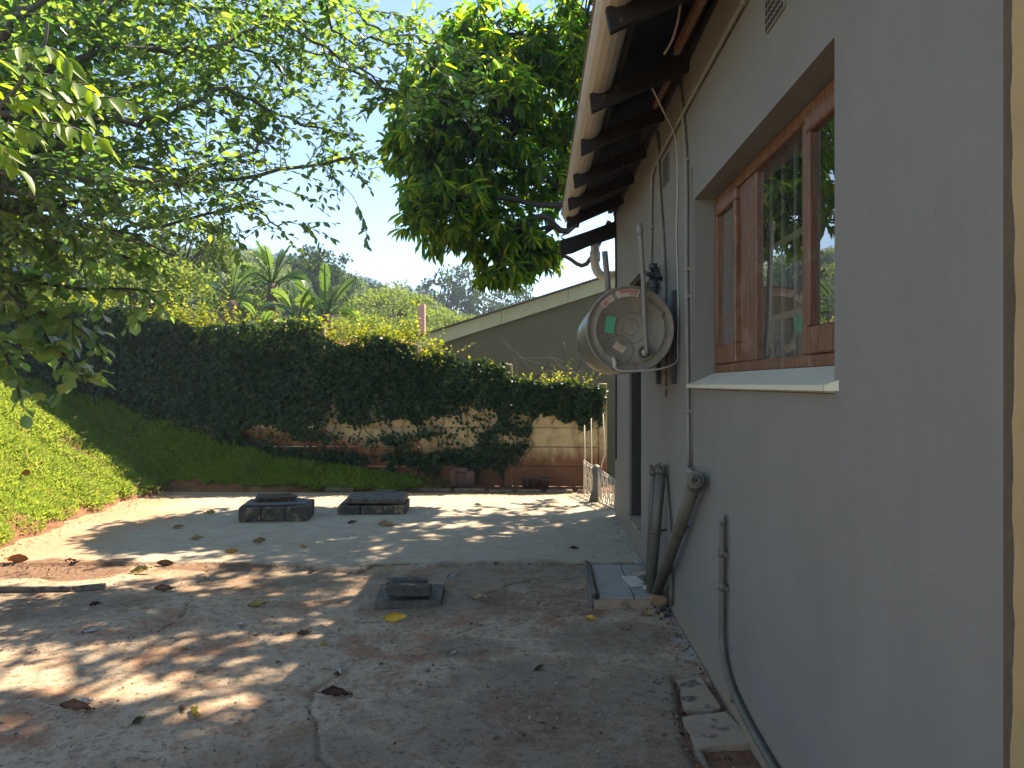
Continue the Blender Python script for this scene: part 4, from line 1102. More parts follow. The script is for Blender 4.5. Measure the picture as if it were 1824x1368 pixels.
# ================================================================== BOUNDARY WALL
bw = empty('boundary_wall', (-2, WALL_Y, 0), 'precast concrete panel wall overgrown with dark ivy across the back', 'wall')
bay = 1.385; xr = .99; CH = .288
tops = [5, 6, 7, 8, 8, 9, 9, 9, 9]     # courses per bay, counted from the level of the patio
def panel_mesh(L, var):
    mb = MB(); mb.box((0, 0, 0), (L, .05, CH - .010), None, .002, .012)
    return mb.mesh('panel', M['panel'])
pm = [panel_mesh(bay - .125, v) for v in range(3)]
postx = [xr + .0 - i * bay for i in range(10)]
for i, x in enumerate(postx):
    hgt = (tops[min(i, 8)] if i == 0 else max(tops[i - 1], tops[min(i, 8)])) * CH + .07
    mb = MB(); mb.box((x, WALL_Y, hgt / 2 - .1), (.12, .13, hgt + .2), None, .002, .012); mb.build('post', M['panel'], bw)
for i in range(9):
    for k in range(tops[i]):
        o = link('panel', pm[(i * 7 + k) % 3], bw); o.location = (xr - (i + .5) * bay + 2, .006 * ((i + k) % 3 - 1), .0 + CH * (k + .5)); o.rotation_euler = (rng.uniform(-.008, .008), 0, rng.uniform(-.002, .002))
_tx = [xr - (i + .5) * bay for i in range(9)]
def leafy_top(x):
    return float(np.interp(-x, [-q for q in _tx], [t * CH for t in tops]))
def wall_top(x):
    i = int(np.clip((xr - x) / bay, 0, 8)); return tops[i] * CH

# ivy over the wall: dense sheets with ragged holes
def vnoise(seed, n=64):
    g = np.random.default_rng(seed).random((n, n))
    def f(u, v):
        u = u % n; v = v % n; i = int(u); j = int(v); a = u - i; b_ = v - j; a = a * a * (3 - 2 * a); b_ = b_ * b_ * (3 - 2 * b_)
        i2 = (i + 1) % n; j2 = (j + 1) % n
        return (g[i, j] * (1 - a) + g[i2, j] * a) * (1 - b_) + (g[i, j2] * (1 - a) + g[i2, j2] * a) * b_
    return f
vn = vnoise(5)
# lower limit of the solid ivy (pixel row in the photo -> height on the wall), left to right
IX = [-9.5, -7.0, -6.0, -5.2, -4.6, -4.0, -3.4, -3.0, -2.6, -2.0, -1.65, -1.3, -.9, -.45, -.15, .0, .5, .95]
IZ = [1.3, 1.3, 1.2, .90, .62, .42, .34, .36, .40, .40, .32, .42, .36, .34, .50, 1.10, 1.10, 1.02]
ivy_root = empty('ivy', (-2, WALL_Y - .1, 0), 'dark ivy blanket covering the face of the boundary wall', 'creeper')
L = Leaves(); B = MB()
holes = [(-2.55, .82, .25, .10), (-1.95, .86, .3, .11), (-2.85, .84, .22, .10), (-1.1, .92, .5, .16), (-1.2, .66, .5, .10), (-.35, .70, .22, .08), (-3.95, .78, .3, .12), (-3.2, .60, .3, .08), (-.2, 1.0, .2, .1), (-2.75, .62, .3, .10), (-1.6, .60, .3, .10), (-3.6, .64, .3, .09), (-.75, 1.05, .25, .12), (-2.35, .55, .45, .07), (-5.4, .98, .25, .06), (-4.9, .82, .25, .08)]
cnt = 0
while cnt < 62000:
    x = rng.uniform(-9.2, .99); top = .5 * (max(wall_top(x), leafy_top(x)) + wall_top(x)) + .16 * vn(x * 2.2, 3) + .08 * vn(x * 9, 5)
    zl = np.interp(x, IX, IZ) + .26 * (vn(x * 4, 1.5) - .5) + .14 * (vn(x * 11, 2.5) - .5) - .30 * (vn(x * 9, 8.2) > .66) * vn(x * 5, 4)
    z = rng.uniform(min(zl, top) - .05, top)
    if z > top: continue
    dens = 1.0
    if z < zl: dens = .25
    for hx, hz, rx, rz_ in holes:
        q = ((x - hx) / rx) ** 2 + ((z - hz) / rz_) ** 2 + 1.1 * (vn(x * 9, z * 9) - .5)
        if q < 1: dens = .06
        elif q < 1.5: dens = min(dens, .45)
    if x > -3.4 and z < 1.25 and vn(x * 3 + 9, z * 3.4) < .31: dens *= .3
    if rng.random() > dens: cnt += 1; continue
    cnt += 1
    thick = .04 + .16 * vn(x * 1.6 + 30, z * 1.6) * min(1, max(0, (z - zl) / .35)) + (.04 if x < -3 else 0)
    y = WALL_Y - .07 - thick * (rng.random() ** .6)
    d = Vector((rng.gauss(0, .7), rng.gauss(-.25, .3), rng.gauss(-.6, .5)))
    L.add((x, y, z), d, Vector((rng.gauss(0, .35), -1, rng.gauss(.45, .35))), rng.uniform(.03, .07) * (1.25 if rng.random() < .15 else 1), rng.uniform(.65, 1.0))
for k in range(46):
    x = rng.uniform(-8.5, .8); z0 = np.interp(x, IX, IZ) - rng.uniform(-.05, .2); p = Vector((x, WALL_Y - .075, z0)); pts = [p]
    for j in range(9): p = p + Vector((rng.gauss(.0, .07), 0, .11)); pts.append(p.copy())
    B.tube(pts, .006, 4)
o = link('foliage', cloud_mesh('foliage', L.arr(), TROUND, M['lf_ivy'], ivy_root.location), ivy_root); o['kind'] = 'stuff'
o = B.build('stems', M['bark'], ivy_root); o['kind'] = 'stuff'

# sunlit creeper spilling along the wall's top
crp = empty('creeper', (-2, WALL_Y + .2, 1.5), 'yellow green creeper spilling along the sunlit top of the wall', 'creeper')
L = Leaves(); B = MB()
for k in range(1900):
    x = rng.uniform(-8.8, .92)
    hh = np.interp(x, [-8.8, -6.2, -5, -3.8, -3, -2, -1.6, -.9, 0, .9], [.22, .18, .30, .30, .24, .34, .30, .09, .18, .18]) * (.25 + 1.5 * vn(x * 2.3, 11))
    if vn(x * 1.3 + 3, 20) < .42 and rng.random() < .8: continue
    if x > -1.4 and rng.random() < .6: continue
    y = WALL_Y + rng.uniform(-.14, .55); z = .5 * (max(wall_top(x), leafy_top(x)) + wall_top(x)) + rng.uniform(-.14, .10)
    d = Vector((rng.gauss(0, .5), rng.gauss(-.1, .4), 1)); ln = hh * rng.uniform(.45, 1.15)
    spray(L, B, (x, y, z), d, max(.10, ln) * (1.7 if rng.random() < .07 else 1), .034, rng.uniform(.04, .075), rng.uniform(.5, .8), .6, .003)
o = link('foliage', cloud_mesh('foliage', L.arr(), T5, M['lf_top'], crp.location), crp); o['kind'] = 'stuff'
B.build('stems', M['bark'], crp)
# bare looping tendrils by the neighbour's gable
td = empty('dry_tendrils', P(960, 640, 11.4), 'pale bare tendrils arching over the low end of the wall', 'vine')
for pts in ([(900, 610), (935, 640), (990, 652), (1040, 668)], [(918, 622), (945, 655), (1000, 664), (1042, 672)], [(925, 640), (985, 637), (1010, 650), (1022, 658), (1040, 662)], [(940, 668), (985, 660), (1030, 666)], [(893, 600), (905, 618), (925, 660)], [(918, 605), (919, 640), (922, 690)]):
    mb = MB(); mb.tube(smooth_path([P(x, y, 11.35 + rng.uniform(-.1, .1)) for x, y in pts], 5), .0026, 4); mb.build('tendril', M['bark_pale'], td)

# ================================================================== NEIGHBOUR'S GABLE
NY = 13.5
nb_ = empty('neighbour_house', (1, NY, 0), 'olive neighbouring house with a pale green gable board behind the wall', 'house')
A = P(738, 603, NY); Bt = P(1100, 487, NY); sl = (Bt.z - A.z) / (Bt.x - A.x)
def gy(x): return A.z + (x - A.x) * sl
mb = MB(); xr2 = 4.5
q = [Vector((A.x + .22, NY + .06, -.3)), Vector((xr2, NY + .06, -.3)), Vector((xr2, NY + .06, gy(xr2) - .1)), Vector((A.x + .22, NY + .06, gy(A.x + .22) - .1))]
mb.prism(q, (0, .2, 0)); mb.build('wall', M['gable'], nb_)
xs = [A.x, P(893, 560, NY).x, P(1012, 520, NY).x, 2.6, xr2 + .2]
for a, b2 in zip(xs, xs[1:]):
    mb = MB(); d_ = .235
    q = [Vector((a + .004, NY, gy(a) - d_)), Vector((b2 - .004, NY, gy(b2) - d_)), Vector((b2 - .004, NY, gy(b2))), Vector((a + .004, NY, gy(a)))]
    mb.prism(q, (0, .028, 0)); mb.build('gable_board', M['barge'], nb_)
mb = MB(); q = [Vector((A.x - .12, NY - .06, gy(A.x - .12) + .012)), Vector((xr2 + .3, NY - .06, gy(xr2 + .3) + .012)), Vector((xr2 + .3, NY - .06, gy(xr2 + .3) + .035)), Vector((A.x - .12, NY - .06, gy(A.x - .12) + .035))]
mb.prism(q, (0, 7, 0)); mb.build('roof', M['asb'], nb_)
# far house: glimpse of red tiles and a pink chimney
fh = empty('far_house', P(700, 620, 17), 'glimpse of a red tiled roof with a pink chimney behind the creeper', 'house')
c0 = P(751, 566, 17); mb = MB(); mb.box((c0.x, 17, c0.z - .1), (.155, .16, .80), None, .002, .006); ch = mb.build('chimney', M['pinkwall'], fh)
mb = MB(); a = P(560, 606, 17); e = P(800, 606, 17); mb.prism([Vector((a.x, 16.5, 2.15)), Vector((e.x, 16.5, 2.15)), Vector((e.x, 19, 2.55)), Vector((a.x, 19, 2.55))], (0, 0, .06)); mb.build('roof', M['redroof'], fh)
mb = MB(); mb.box(((a.x + e.x) / 2, 18, .9), (e.x - a.x - .4, 2.0, 2.5)); mb.build('wall', M['pinkwall'], fh)

# ================================================================== HILL
HPX = np.array([-400, 0, 200, 430, 500, 560, 640, 700, 745, 850, 950, 1100, 1500, 2300]); HPY = np.array([395, 405, 420, 432, 440, 452, 490, 500, 507, 530, 548, 560, 570, 580])
def hill_z(x, y):
    """ground height on the hill, falling to the right"""
    x = np.asarray(x, float); y = np.asarray(y, float)
    f = -SY * x + CY_ * y; r = CY_ * x + SY * y
    px = 912 + FPX * r / np.maximum(f, 1)
    top = (684 - np.interp(px, HPX, HPY)) / FPX * 105.0 + CAM_H - 4.0
    t = np.clip((y - 24) / 80, 0, 1)
    return -.4 + (top + .4) * (t * t * (3 - 2 * t)) ** 1.25 + .5 * waves(x * .07, y * .07)
X, Y, F = grid(-140, 120, 20, 170, 4.0)
m = simple('hill_scrub', lin(.03, .05, .018), lin(.06, .085, .03), .4, .95, bstr=.3, bscale=2)
tag(link('hill', np_mesh('hill', np.stack([X, Y, hill_z(X, Y)], 1), [F], m, True)), kind='structure')

def blob_tree(name, hgt, rad, nclump, nleaf, ls, mat, shape='round', trunk=True, lab=None, cat='tree'):
    """trunk, limbs and a crown of leaf-sized faces gathered in clumps"""
    root = empty(name, (0, 0, 0)); L = Leaves(); B = MB()
    B.tube([(0, 0, -.5), (.05 * rad, 0, hgt * .25), (0, .05 * rad, hgt * .5)], [hgt * .03, hgt * .024, hgt * .018], 7)
    for c_ in range(nclump):
        while True:
            q = Vector((rng.uniform(-1, 1), rng.uniform(-1, 1), rng.uniform(-1, 1)))
            if .35 < q.length < 1: break
        if shape == 'flat': cpos = Vector((q.x * rad, q.y * rad, hgt * .72 + q.z * hgt * .22 - .12 * hgt * (q.x ** 2 + q.y ** 2)))
        else: cpos = Vector((q.x * rad, q.y * rad, hgt * .58 + q.z * hgt * .40))
        B.tube([(0, 0, hgt * rng.uniform(.25, .5)), cpos * .5 + Vector((0, 0, hgt * .2)), cpos], [hgt * .012, hgt * .007, .01], 4, False)
        cr2 = rad * rng.uniform(.22, .40)
        for k in range(nleaf):
            u = rv(1); u.normalize(); u *= rng.random() ** .4
            if shape == 'flat': off = Vector((u.x * cr2 * 1.3, u.y * cr2 * 1.3, u.z * cr2 * .35))
            else: off = Vector((u.x * cr2, u.y * cr2, u.z * cr2 * .75))
            nr = (u * .8 + Vector((0, 0, .7)) + rv(.5))
            L.add(cpos + off, rv(1) + Vector((0, 0, -.2)), nr, ls * rng.uniform(.6, 1.3), rng.uniform(.5, .8))
    B.build('trunk', M['bark'], root)
    o = link('crown', cloud_mesh('crown', L.arr(), T3, mat), root); o['kind'] = 'stuff'
    return root
def put(tree, x, y, z, s=1.0, rz=0.0, label=None, group=None, cat='tree', sz=None):
    tree.location = (x, y, z); tree.rotation_euler = (0, 0, rz); tree.scale = (s, s, sz or s); tag(tree, label, cat, group)
protoA = blob_tree('tree', 8, 3.4, 46, 70, .34, M['lf_bg'])
protoB = blob_tree('tree', 8, 4.2, 46, 70, .32, M['lf_lime'], 'flat')
protoC = blob_tree('tree', 8.5, 3.0, 46, 70, .36, M['lf_dark'])
HG = 'trees of the wood on the far hill'; HLB = 'green tree of the dense wood covering the far hill'
spots = []
for (y0, y1, n_) in ((98, 108, 34), (80, 94, 22), (60, 76, 18), (42, 56, 12)):
    for i in range(n_):
        px = -60 + (820 if y0 > 60 else 900) * (i + rng.uniform(.2, .8)) / n_
        spots.append((px, rng.uniform(y0, y1)))
used = {}
for i, (px, y) in enumerate(spots):
    pr_ = (protoA, protoC, protoA, protoB)[rng.randrange(4)]
    t = pr_ if pr_ not in used else copy_tree(pr_); used[pr_] = 1
    p = P(px, 600, y); gr = float(hill_z(p.x, y))
    zt = P(px, float(np.interp(px, HPX, HPY)) + rng.uniform(-6, 10) + (105 - y) * .5, y).z
    s = min(1.25, max(.4, (zt - gr) / 8.0))
    kd = {protoA: 'mid green rounded', protoB: 'pale green layered', protoC: 'dark green rounded'}[pr_]
    put(t, p.x, y, gr - .4, s, rng.random() * 6, kd + ' tree of the dense wood covering the far hill', kd + ' trees of the wood on the far hill')
def solo(proto, px, ptop, Y, width_px, label, ratio=1.0, rz=0.0, hgt=8.0, rad=3.4, group=None):
    t = copy_tree(proto); top = P(px, ptop, Y); s = width_px / FPX * Y / (2 * rad)
    sz = s * ratio
    put(t, top.x, Y, top.z - sz * hgt * 1.0, s, rz, label, group, 'tree', sz)
    return t
solo(protoC, 800, 472, 78, 118, 'tall bluish tree fading in haze beyond the mango', 1.35, 1.0, 8.5, 3.0)
solo(protoC, 905, 505, 82, 110, 'pale hazy tree just above the neighbouring gable board', 1.0, 2.2, 8.5, 3.0)
solo(protoB, 690, 492, 40, 150, 'spreading light green tree with layered flat crown', 1.1, .5, 8, 4.2)
solo(protoB, 790, 540, 36, 150, 'low light green tree beside the pink chimney', .9, 2.5, 8, 4.2)
solo(protoB, 645, 548, 22, 120, 'lime green bush right of the paddle leaved palms', .9, 3.5, 8, 4.2)
solo(protoB, 715, 560, 21, 110, 'lime green bush left of the pink chimney', .9, 4.1, 8, 4.2)
solo(protoC, 575, 435, 44, 110, 'dark green tree rising behind the tallest palm', 1.1, 4.5, 8.5, 3.0)
solo(protoA, 415, 455, 26, 150, 'mid green tree behind the leftmost palm', 1.0, 2.0)
solo(protoA, 320, 370, 19, 190, 'sunlit olive tree standing left of the palms behind the wall', .95, 1.2)
solo(protoB, 250, 430, 16.5, 230, 'light green bushy tree above the ivy wall at left', 1.1, .2, 8, 4.2)
solo(protoA, 120, 380, 17, 300, 'broad green tree behind the ivy wall behind the round leaved branches', .95, 2.8)
solo(protoA, -60, 330, 16, 300, 'broad green tree beyond the grass bank', 1.0, .8)
solo(protoB, 560, 560, 17.5, 110, 'low sunlit shrub at the foot of the palms', .7, 1.7, 8, 4.2)

# ================================================================== PADDLE-LEAVED PALMS
def paddle(root, base, d0, ln, wid, droop, name='frond'):
    """one banana-like leaf: petiole and torn blade"""
    pts = [Vector(base)]; d = Vector(d0).normalized(); n_ = 11
    for i in range(n_):
        d = (d + Vector((d.x * .02, d.y * .02, -droop * (.02 + .02 * i)))).normalized(); pts.append(pts[-1] + d * ln / n_)
    V = []; Fc = []
    B = MB(); B.tube(pts, [.035 * ln / 2 * (1 - .75 * i / n_) + .006 for i in range(n_ + 1)], 5, False)
    ax = (pts[-1] - pts[0]).normalized(); side0 = ax.cross(Vector((0, 0, 1)))
    if side0.length < .2: side0 = Vector((1, 0, 0))
    side0.normalize()
    tw = rng.uniform(-1.5, 1.5); fold = rng.uniform(.15, .5)
    k0 = 5
    for sgn in (-1, 1):
        for i in range(k0, n_):
            # each strip of the torn blade hangs a little differently
            for h2 in range(3):
                t0 = (i - k0 + h2 / 3) / (n_ - k0); t1 = (i - k0 + h2 / 3 + 1 / 3) / (n_ - k0)
                pa_ = pts[i].lerp(pts[i + 1], h2 / 3); pb2 = pts[i].lerp(pts[i + 1], h2 / 3 + .30)
                up = Vector((0, 0, 1)); sd = (side0 * math.cos(tw) + up * math.sin(tw) * 1.0) * sgn
                w0 = wid * math.sin(math.pi * min(1, .10 + .88 * t0)) ** .55; w1 = wid * math.sin(math.pi * min(1, .10 + .88 * t1)) ** .55
                dz = Vector((0, 0, -rng.uniform(.0, .3) * wid)); tip = ax * rng.uniform(.05, .22) * wid
                vup = Vector((0, 0, fold * wid))
                n0 = len(V)
                V.extend([pa_, pb2, pb2 + sd * w1 * .55 + vup * .5, pa_ + sd * w0 * .55 + vup * .5, pb2 + sd * w1 + tip + dz + vup * .55, pa_ + sd * w0 + tip + dz + vup * .55])
                Fc += [(n0, n0 + 1, n0 + 2, n0 + 3), (n0 + 3, n0 + 2, n0 + 4, n0 + 5)]
    B.add(V, Fc, True)
    B.build(name, M['lf_palm'], root, root.location)
def palm(px, pbase, pcrown, Y, ln_px, n_, label, fan=1.0):
    cr0 = P(px, pcrown, Y); b0 = P(px, pbase, Y); root = empty('palm', (cr0.x, Y, min(b0.z, cr0.z) - 1.5), label, 'palm', 'paddle leaved palms behind the wall')
    B = MB(); z0 = root.location.z
    hgt = cr0.z - z0
    B.tube([(cr0.x + .03 * math.sin(k), Y, z0 + hgt * k / 8) for k in range(9)], [.11 + .015 * (k % 2) for k in range(9)], 10)
    B.build('trunk', M['palmbark'], root)
    ln = .86 * ln_px / FPX * Y
    for i in range(n_):
        an = math.pi * (i + .5) / n_ + rng.uniform(-.2, .2)
        el = Vector((math.cos(an) * fan, rng.uniform(-.45, .45), .25 + math.sin(an) * 1.2))
        paddle(root, Vector((cr0.x, Y, cr0.z - .1 * rng.random())), el, ln * rng.uniform(.7, 1.1), ln * rng.uniform(.11, .155), rng.uniform(.5, 1.6) * (1.3 - el.z * .4))
    sk_ = MB()
    for k in range(7): sk_.tube([(cr0.x, Y, cr0.z - .15), (cr0.x + rng.uniform(-.35, .35), Y + rng.uniform(-.3, .1), cr0.z - rng.uniform(.3, .8))], [.04, .01], 4)
    sk_.build('dead_stalks', M['palmbark'], root)
palm(484, 570, 505, 17.5, 96, 14, 'tallest paddle leaved palm with a reddish trunk')
palm(412, 590, 535, 16.5, 86, 10, 'leftmost paddle leaved palm with upright leaves', .8)
palm(530, 610, 575, 17.0, 100, 10, 'paddle leaved palm with narrow upright leaves between its taller neighbours', .55)
palm(580, 620, 560, 17.0, 100, 13, 'rightmost paddle leaved palm with wide spreading leaves', 1.15)
palm(465, 620, 590, 15.5, 70, 7, 'low young paddle leaved palm under the tallest one', 1.0)

# ================================================================== MANGO TREE
mr = empty('mango_tree', (2.6, 10.6, 0), 'dense dark mango tree leaning out from behind the grey house', 'tree')
L = Leaves(); B = MB()
fork = Vector((2.3, 10.6, 3.7))
B.tube(smooth_path([(2.6, 10.6, -.3), (2.6, 10.6, 1.2), fork], 3), [.24] * 3 + [.21] * 3 + [.19], 10)
def whorl(p, d, n_, ll):
    d = Vector(d).normalized(); u = d.orthogonal().normalized(); v = d.cross(u)
    for k in range(n_):
        an = k * 2.4 + rng.random(); o_ = u * math.cos(an) + v * math.sin(an)
        ld_ = (d * rng.uniform(.1, .6) + o_ * rng.uniform(.5, 1.0) + Vector((0, 0, -rng.uniform(.25, 1.1)))).normalized()
        q = Vector(p) - d * rng.uniform(0, .10)
        L.add(q, ld_, o_ * .3 + Vector((0, 0, 1)) + rv(.2), ll * rng.uniform(.7, 1.2), rng.uniform(.22, .30))
mains = []
for pts in ([P(1075, 300, 10.6), P(1030, 318, 10.5), P(985, 300, 10.4), P(940, 305, 10.3), P(900, 290, 10.2), P(850, 270, 10.2)], [P(1075, 350, 10.4), P(1020, 362, 10.2), P(960, 365, 10.1), P(890, 352, 10.0), P(830, 372, 9.9), P(790, 370, 9.9)],
            [P(1075, 355, 10.5), P(1010, 412, 10.2), P(970, 385, 10.1), P(930, 400, 10.0), P(900, 430, 10.1), P(890, 480, 10.1)], [P(1060, 330, 10.5), P(990, 330, 10.4), P(930, 240, 10.4), P(880, 160, 10.4), P(880, 90, 10.5)],
            [P(1080, 260, 10.9), P(1040, 180, 10.8), P(1000, 120, 10.8)], [Vector((2.5, 10.0, 5.4)), Vector((2.5, 9.6, 7.2)), Vector((2.6, 8.2, 7.8)), Vector((2.4, 7.2, 7.9)), Vector((1.3, 6.7, 7.7))]):
    path = smooth_path([fork] + pts, 4); m_ = len(path); B.tube(path, [.05 * (1 - .8 * k / m_) + .007 for k in range(m_)], 6, False); mains.append(path)
def nearest_main(c_):
    return min((q for p_ in mains for q in p_[4:]), key=lambda q: (q - c_).length)
def mango_lobe(center, rad, n_, limbs, shell=.55, ll=.21, lw=10, start=None):
    center = Vector(center); rad = Vector(rad)
    ends = []
    for i in range(limbs):
        u = rv(1).normalized(); u.z = u.z * .6 + .1
        e = center + Vector((u.x * rad.x, u.y * rad.y, u.z * rad.z)) * .6
        s0 = nearest_main(center + (e - center) * .4); path = smooth_path([s0, s0.lerp(e, .5) + rv(.12), e], 4)
        m_ = len(path); B.tube(path, [.026 * (1 - .7 * k / m_) + .006 for k in range(m_)], 5, False); ends.append(path)
    for i in range(n_):
        u = rv(1).normalized(); r = shell + (1 - shell) * rng.random() ** .6
        lump = .62 + .75 * vn(u.x * 2.3 + 20, u.z * 2.3 + u.y * 1.7 + 20)
        p = center + Vector((u.x * rad.x, u.y * rad.y, u.z * rad.z)) * r * lump
        path = ends[rng.randrange(len(ends))]
        if i % 3 == 0:
            q = path[rng.randrange(len(path) // 2, len(path))]
            if (p - q).length < 2.2: B.tube([q, q.lerp(p, .5) + Vector((0, 0, .1)), p], [.014, .009, .005], 4, False)
        whorl(p, (u + Vector((0, 0, .25)) + rv(.3)), lw, ll)
# lobes read off the outline in the photograph
mango_lobe(P(850, 225, 10.4), (1.15, 1.15, 1.15), 446, 7)
mango_lobe(P(770, 260, 10.2), (.72, .8, .95), 172, 4)
mango_lobe(P(880, 95, 10.6), (.95, 1.0, .55), 172, 4)
mango_lobe(P(1000, 150, 10.8), (.9, 1.0, .9), 187, 4)
mango_lobe(P(800, 375, 10.0), (.75, .8, .50), 151, 4)
mango_lobe(P(900, 420, 10.3), (.60, .7, .42), 93, 4, .3, start=P(980, 380, 10.1))
mango_lobe(P(890, 485, 10.2), (.42, .5, .16), 43, 2, .3, start=P(930, 400, 10.0))
mango_lobe(P(980, 330, 10.6), (.55, .7, .45), 43, 3, .2)
mango_lobe(P(1030, 260, 10.9), (.5, .6, .9), 64, 3, .3)
mango_lobe(P(960, 440, 10.4), (.5, .5, .3), 36, 2, .3)
mango_lobe(P(1070, 30, 10.6), (.8, .9, .9), 122, 3)
# the part of the crown that hangs over the roof, above the picture
mango_lobe((2.6, 10.3, 7.4), (1.6, 1.2, 1.1), 330, 5)
mango_lobe((2.5, 11.1, 5.3), (1.3, 1.0, 1.5), 120, 3, .1)
mango_lobe((2.4, 6.9, 7.9), (.95, .75, .6), 150, 4)
mango_lobe((1.2, 6.6, 7.7), (1.2, .8, .6), 210, 4)
mango_lobe((.7, 8.4, 6.6), (1.3, .75, .5), 190, 4, .15)
mango_lobe((1.8, 7.7, 6.9), (1.2, .6, .5), 60, 3, .1)
path = smooth_path([P(1085, 395, 10.4), P(1045, 470, 10.2), P(1010, 458, 10.2), P(975, 445, 10.2), P(950, 432, 10.2), P(915, 437, 10.2)], 4); m_ = len(path); B.tube(path, [.03 * (1 - .75 * k / m_) + .006 for k in range(m_)], 6, False)
place_foliage(mr, L, TROUND, 'mango_leaf', M['lf_mango'], mr.location)
NM = len(L.p)
B.build('trunk', M['bark'], mr)

# ================================================================== LEFT CANOPY TREE
lt = empty('canopy_tree', (-6.6, 6.3, .9), 'leafy tree arching over the patio from the grass bank', 'tree')
L = Leaves(); B = MB()
tk = Vector((-6.2, 6.3, 3.0))
B.tube(smooth_path([(-6.7, 6.3, .6), (-6.5, 6.3, 2.0), tk], 3), [.2, .19, .18, .17, .16, .15, .15], 9)
limbs = [
    ([tk, P(30, 292, 6.2), P(200, 300, 6.4), P(340, 312, 6.6), P(450, 300, 6.8), P(560, 290, 7.0), P(630, 275, 7.1)], .055, 1.0),
    ([tk, P(40, 230, 5.6), P(110, 130, 5.6), P(150, 60, 5.7), P(190, -20, 5.8), P(260, -160, 6.0)], .05, .8),
    ([tk, P(60, 160, 5.4), P(250, 60, 5.7), P(400, 42, 6.0), P(490, 62, 6.4), P(590, 112, 6.7), P(690, 160, 7.0)], .045, .9),
    ([P(150, 60, 5.7), P(300, -50, 5.6), P(450, -60, 5.8), P(590, -10, 6.0), P(640, 40, 6.3), P(740, 75, 6.6)], .03, .42),
    ([tk, P(60, 350, 6.0), P(180, 372, 6.1), P(300, 385, 6.3), P(400, 395, 6.5), P(500, 402, 6.7)], .035, .8),
    ([tk, P(20, 210, 5.0), P(150, 225, 5.2), P(300, 200, 5.6), P(420, 190, 5.9), P(520, 205, 6.2), P(600, 235, 6.4)], .045, 1.0),
    ([tk, P(-20, 90, 4.8), P(120, 20, 4.9), P(260, 10, 5.2), P(380, -20, 5.5), P(480, -40, 5.8)], .045, .9),
    ([tk, P(40, 270, 5.0), P(170, 265, 5.2), P(300, 262, 5.6), P(400, 250, 6.0), P(480, 245, 6.2)], .04, 1.0),
    ([tk, P(20, 400, 5.6), P(120, 430, 5.6), P(220, 440, 5.8), P(310, 455, 6.0)], .03, .8),
    ([P(590, 112, 6.7), P(690, 160, 7.0), P(760, 150, 7.2), P(815, 175, 7.4), P(850, 235, 7.5)], .016, .5),
    ([P(590, -10, 6.0), P(680, 30, 6.4), P(770, 60, 6.8), P(840, 110, 7.0)], .013, .3),
    ([tk, P(200, -150, 6.8), P(500, -190, 7.4), P(750, -170, 8.0), P(950, -180, 8.4)], .05, 1.2),
    ([tk, P(150, -180, 7.4), P(450, -260, 8.0), P(700, -270, 8.6), P(900, -250, 9.0)], .05, 1.2),
    ([tk, P(0, 280, 4.6), P(120, 300, 4.7), P(220, 330, 4.9), P(330, 350, 5.2)], .03, 1.0),
    ([tk, P(-20, 330, 4.8), P(90, 350, 4.9), P(200, 370, 5.1)], .025, 1.0),
    ([tk, P(0, 150, 7.2), P(130, 150, 7.4), P(270, 160, 7.6), P(400, 150, 7.8), P(520, 160, 8.0)], .04, 1.0),
    ([tk, P(0, 60, 7.0), P(120, 50, 7.2), P(260, 70, 7.4), P(400, 80, 7.7), P(520, 60, 7.9), P(640, 110, 8.0)], .04, 1.0),
    ([tk, P(-20, 20, 6.0), P(140, -30, 6.2), P(300, -20, 6.5), P(450, 0, 6.8), P(560, 40, 7.0)], .04, 1.0),
    ([tk, P(10, 140, 5.6), P(160, 120, 5.9), P(300, 120, 6.2), P(420, 110, 6.5), P(520, 130, 6.8)], .04, .9),
]
for pts, r0, dn in limbs:
    pts = [pts[0]] + [p + rv(.11) for p in pts[1:-1]] + [pts[-1]]
    path = smooth_path(pts, 5); path = [path[0]] + [p + rv(.018) for p in path[1:]]; r0 *= .55; m_ = len(path)
    B.tube(path, [r0 * (1 - .85 * k / m_) + .004 for k in range(m_)], 6, False)
    for (p, t, fr) in along(path, .058):
        if fr < .12 or rng.random() > dn: continue
        d = t * rng.uniform(.0, .9) + rv(.7) + Vector((0, 0, .2))
        ln = rng.uniform(.3, .75) * (1.1 - .45 * fr)
        tw_ = spray(L, B, p, d, ln, .052, rng.uniform(.08, .125) * (1.08 - .35 * fr), rng.uniform(.44, .60), .45, .005, .3)
        for j in range(3 if fr < .55 else 2):
            q = tw_[rng.randrange(1, len(tw_))]
            spray(L, B, q, d + rv(.6), ln * rng.uniform(.4, .75), .050, rng.uniform(.075, .115) * (1.08 - .35 * fr), rng.uniform(.44, .60), .5, .003, .3)
# hanging twig against the sky
for pts, nlf in (([P(598, 318, 6.6), P(625, 345, 6.6), P(640, 372, 6.6), P(650, 400, 6.6), P(655, 440, 6.6)], 26),):
    path = smooth_path(pts, 4); B.tube(path, .003, 4, False)
    for (p, t, fr) in along(path, .028):
        if .15 < fr < .45: continue
        L.add(p, t * .5 + rv(.5) + Vector((0, 0, -.4)), Vector((0, -.6, .6)) + rv(.4), rng.uniform(.06, .1), .45)
for (a, e) in ((P(540, 395, 6.7), P(585, 440, 6.7)), (P(500, 395, 6.6), P(600, 408, 6.7)), (P(560, 330, 6.7), P(590, 335, 6.7)), (P(420, 395, 6.3), P(440, 465, 6.3)), (P(395, 395, 6.2), P(400, 455, 6.2)), (P(640, 60, 6.5), P(665, 100, 6.5))):
    spray(L, B, a, e - a, (e - a).length, .045, .09, .46, .5, .004); spray(L, B, a.lerp(e, .3), e - a + rv(.3), (e - a).length * .8, .045, .085, .46, .6, .003)
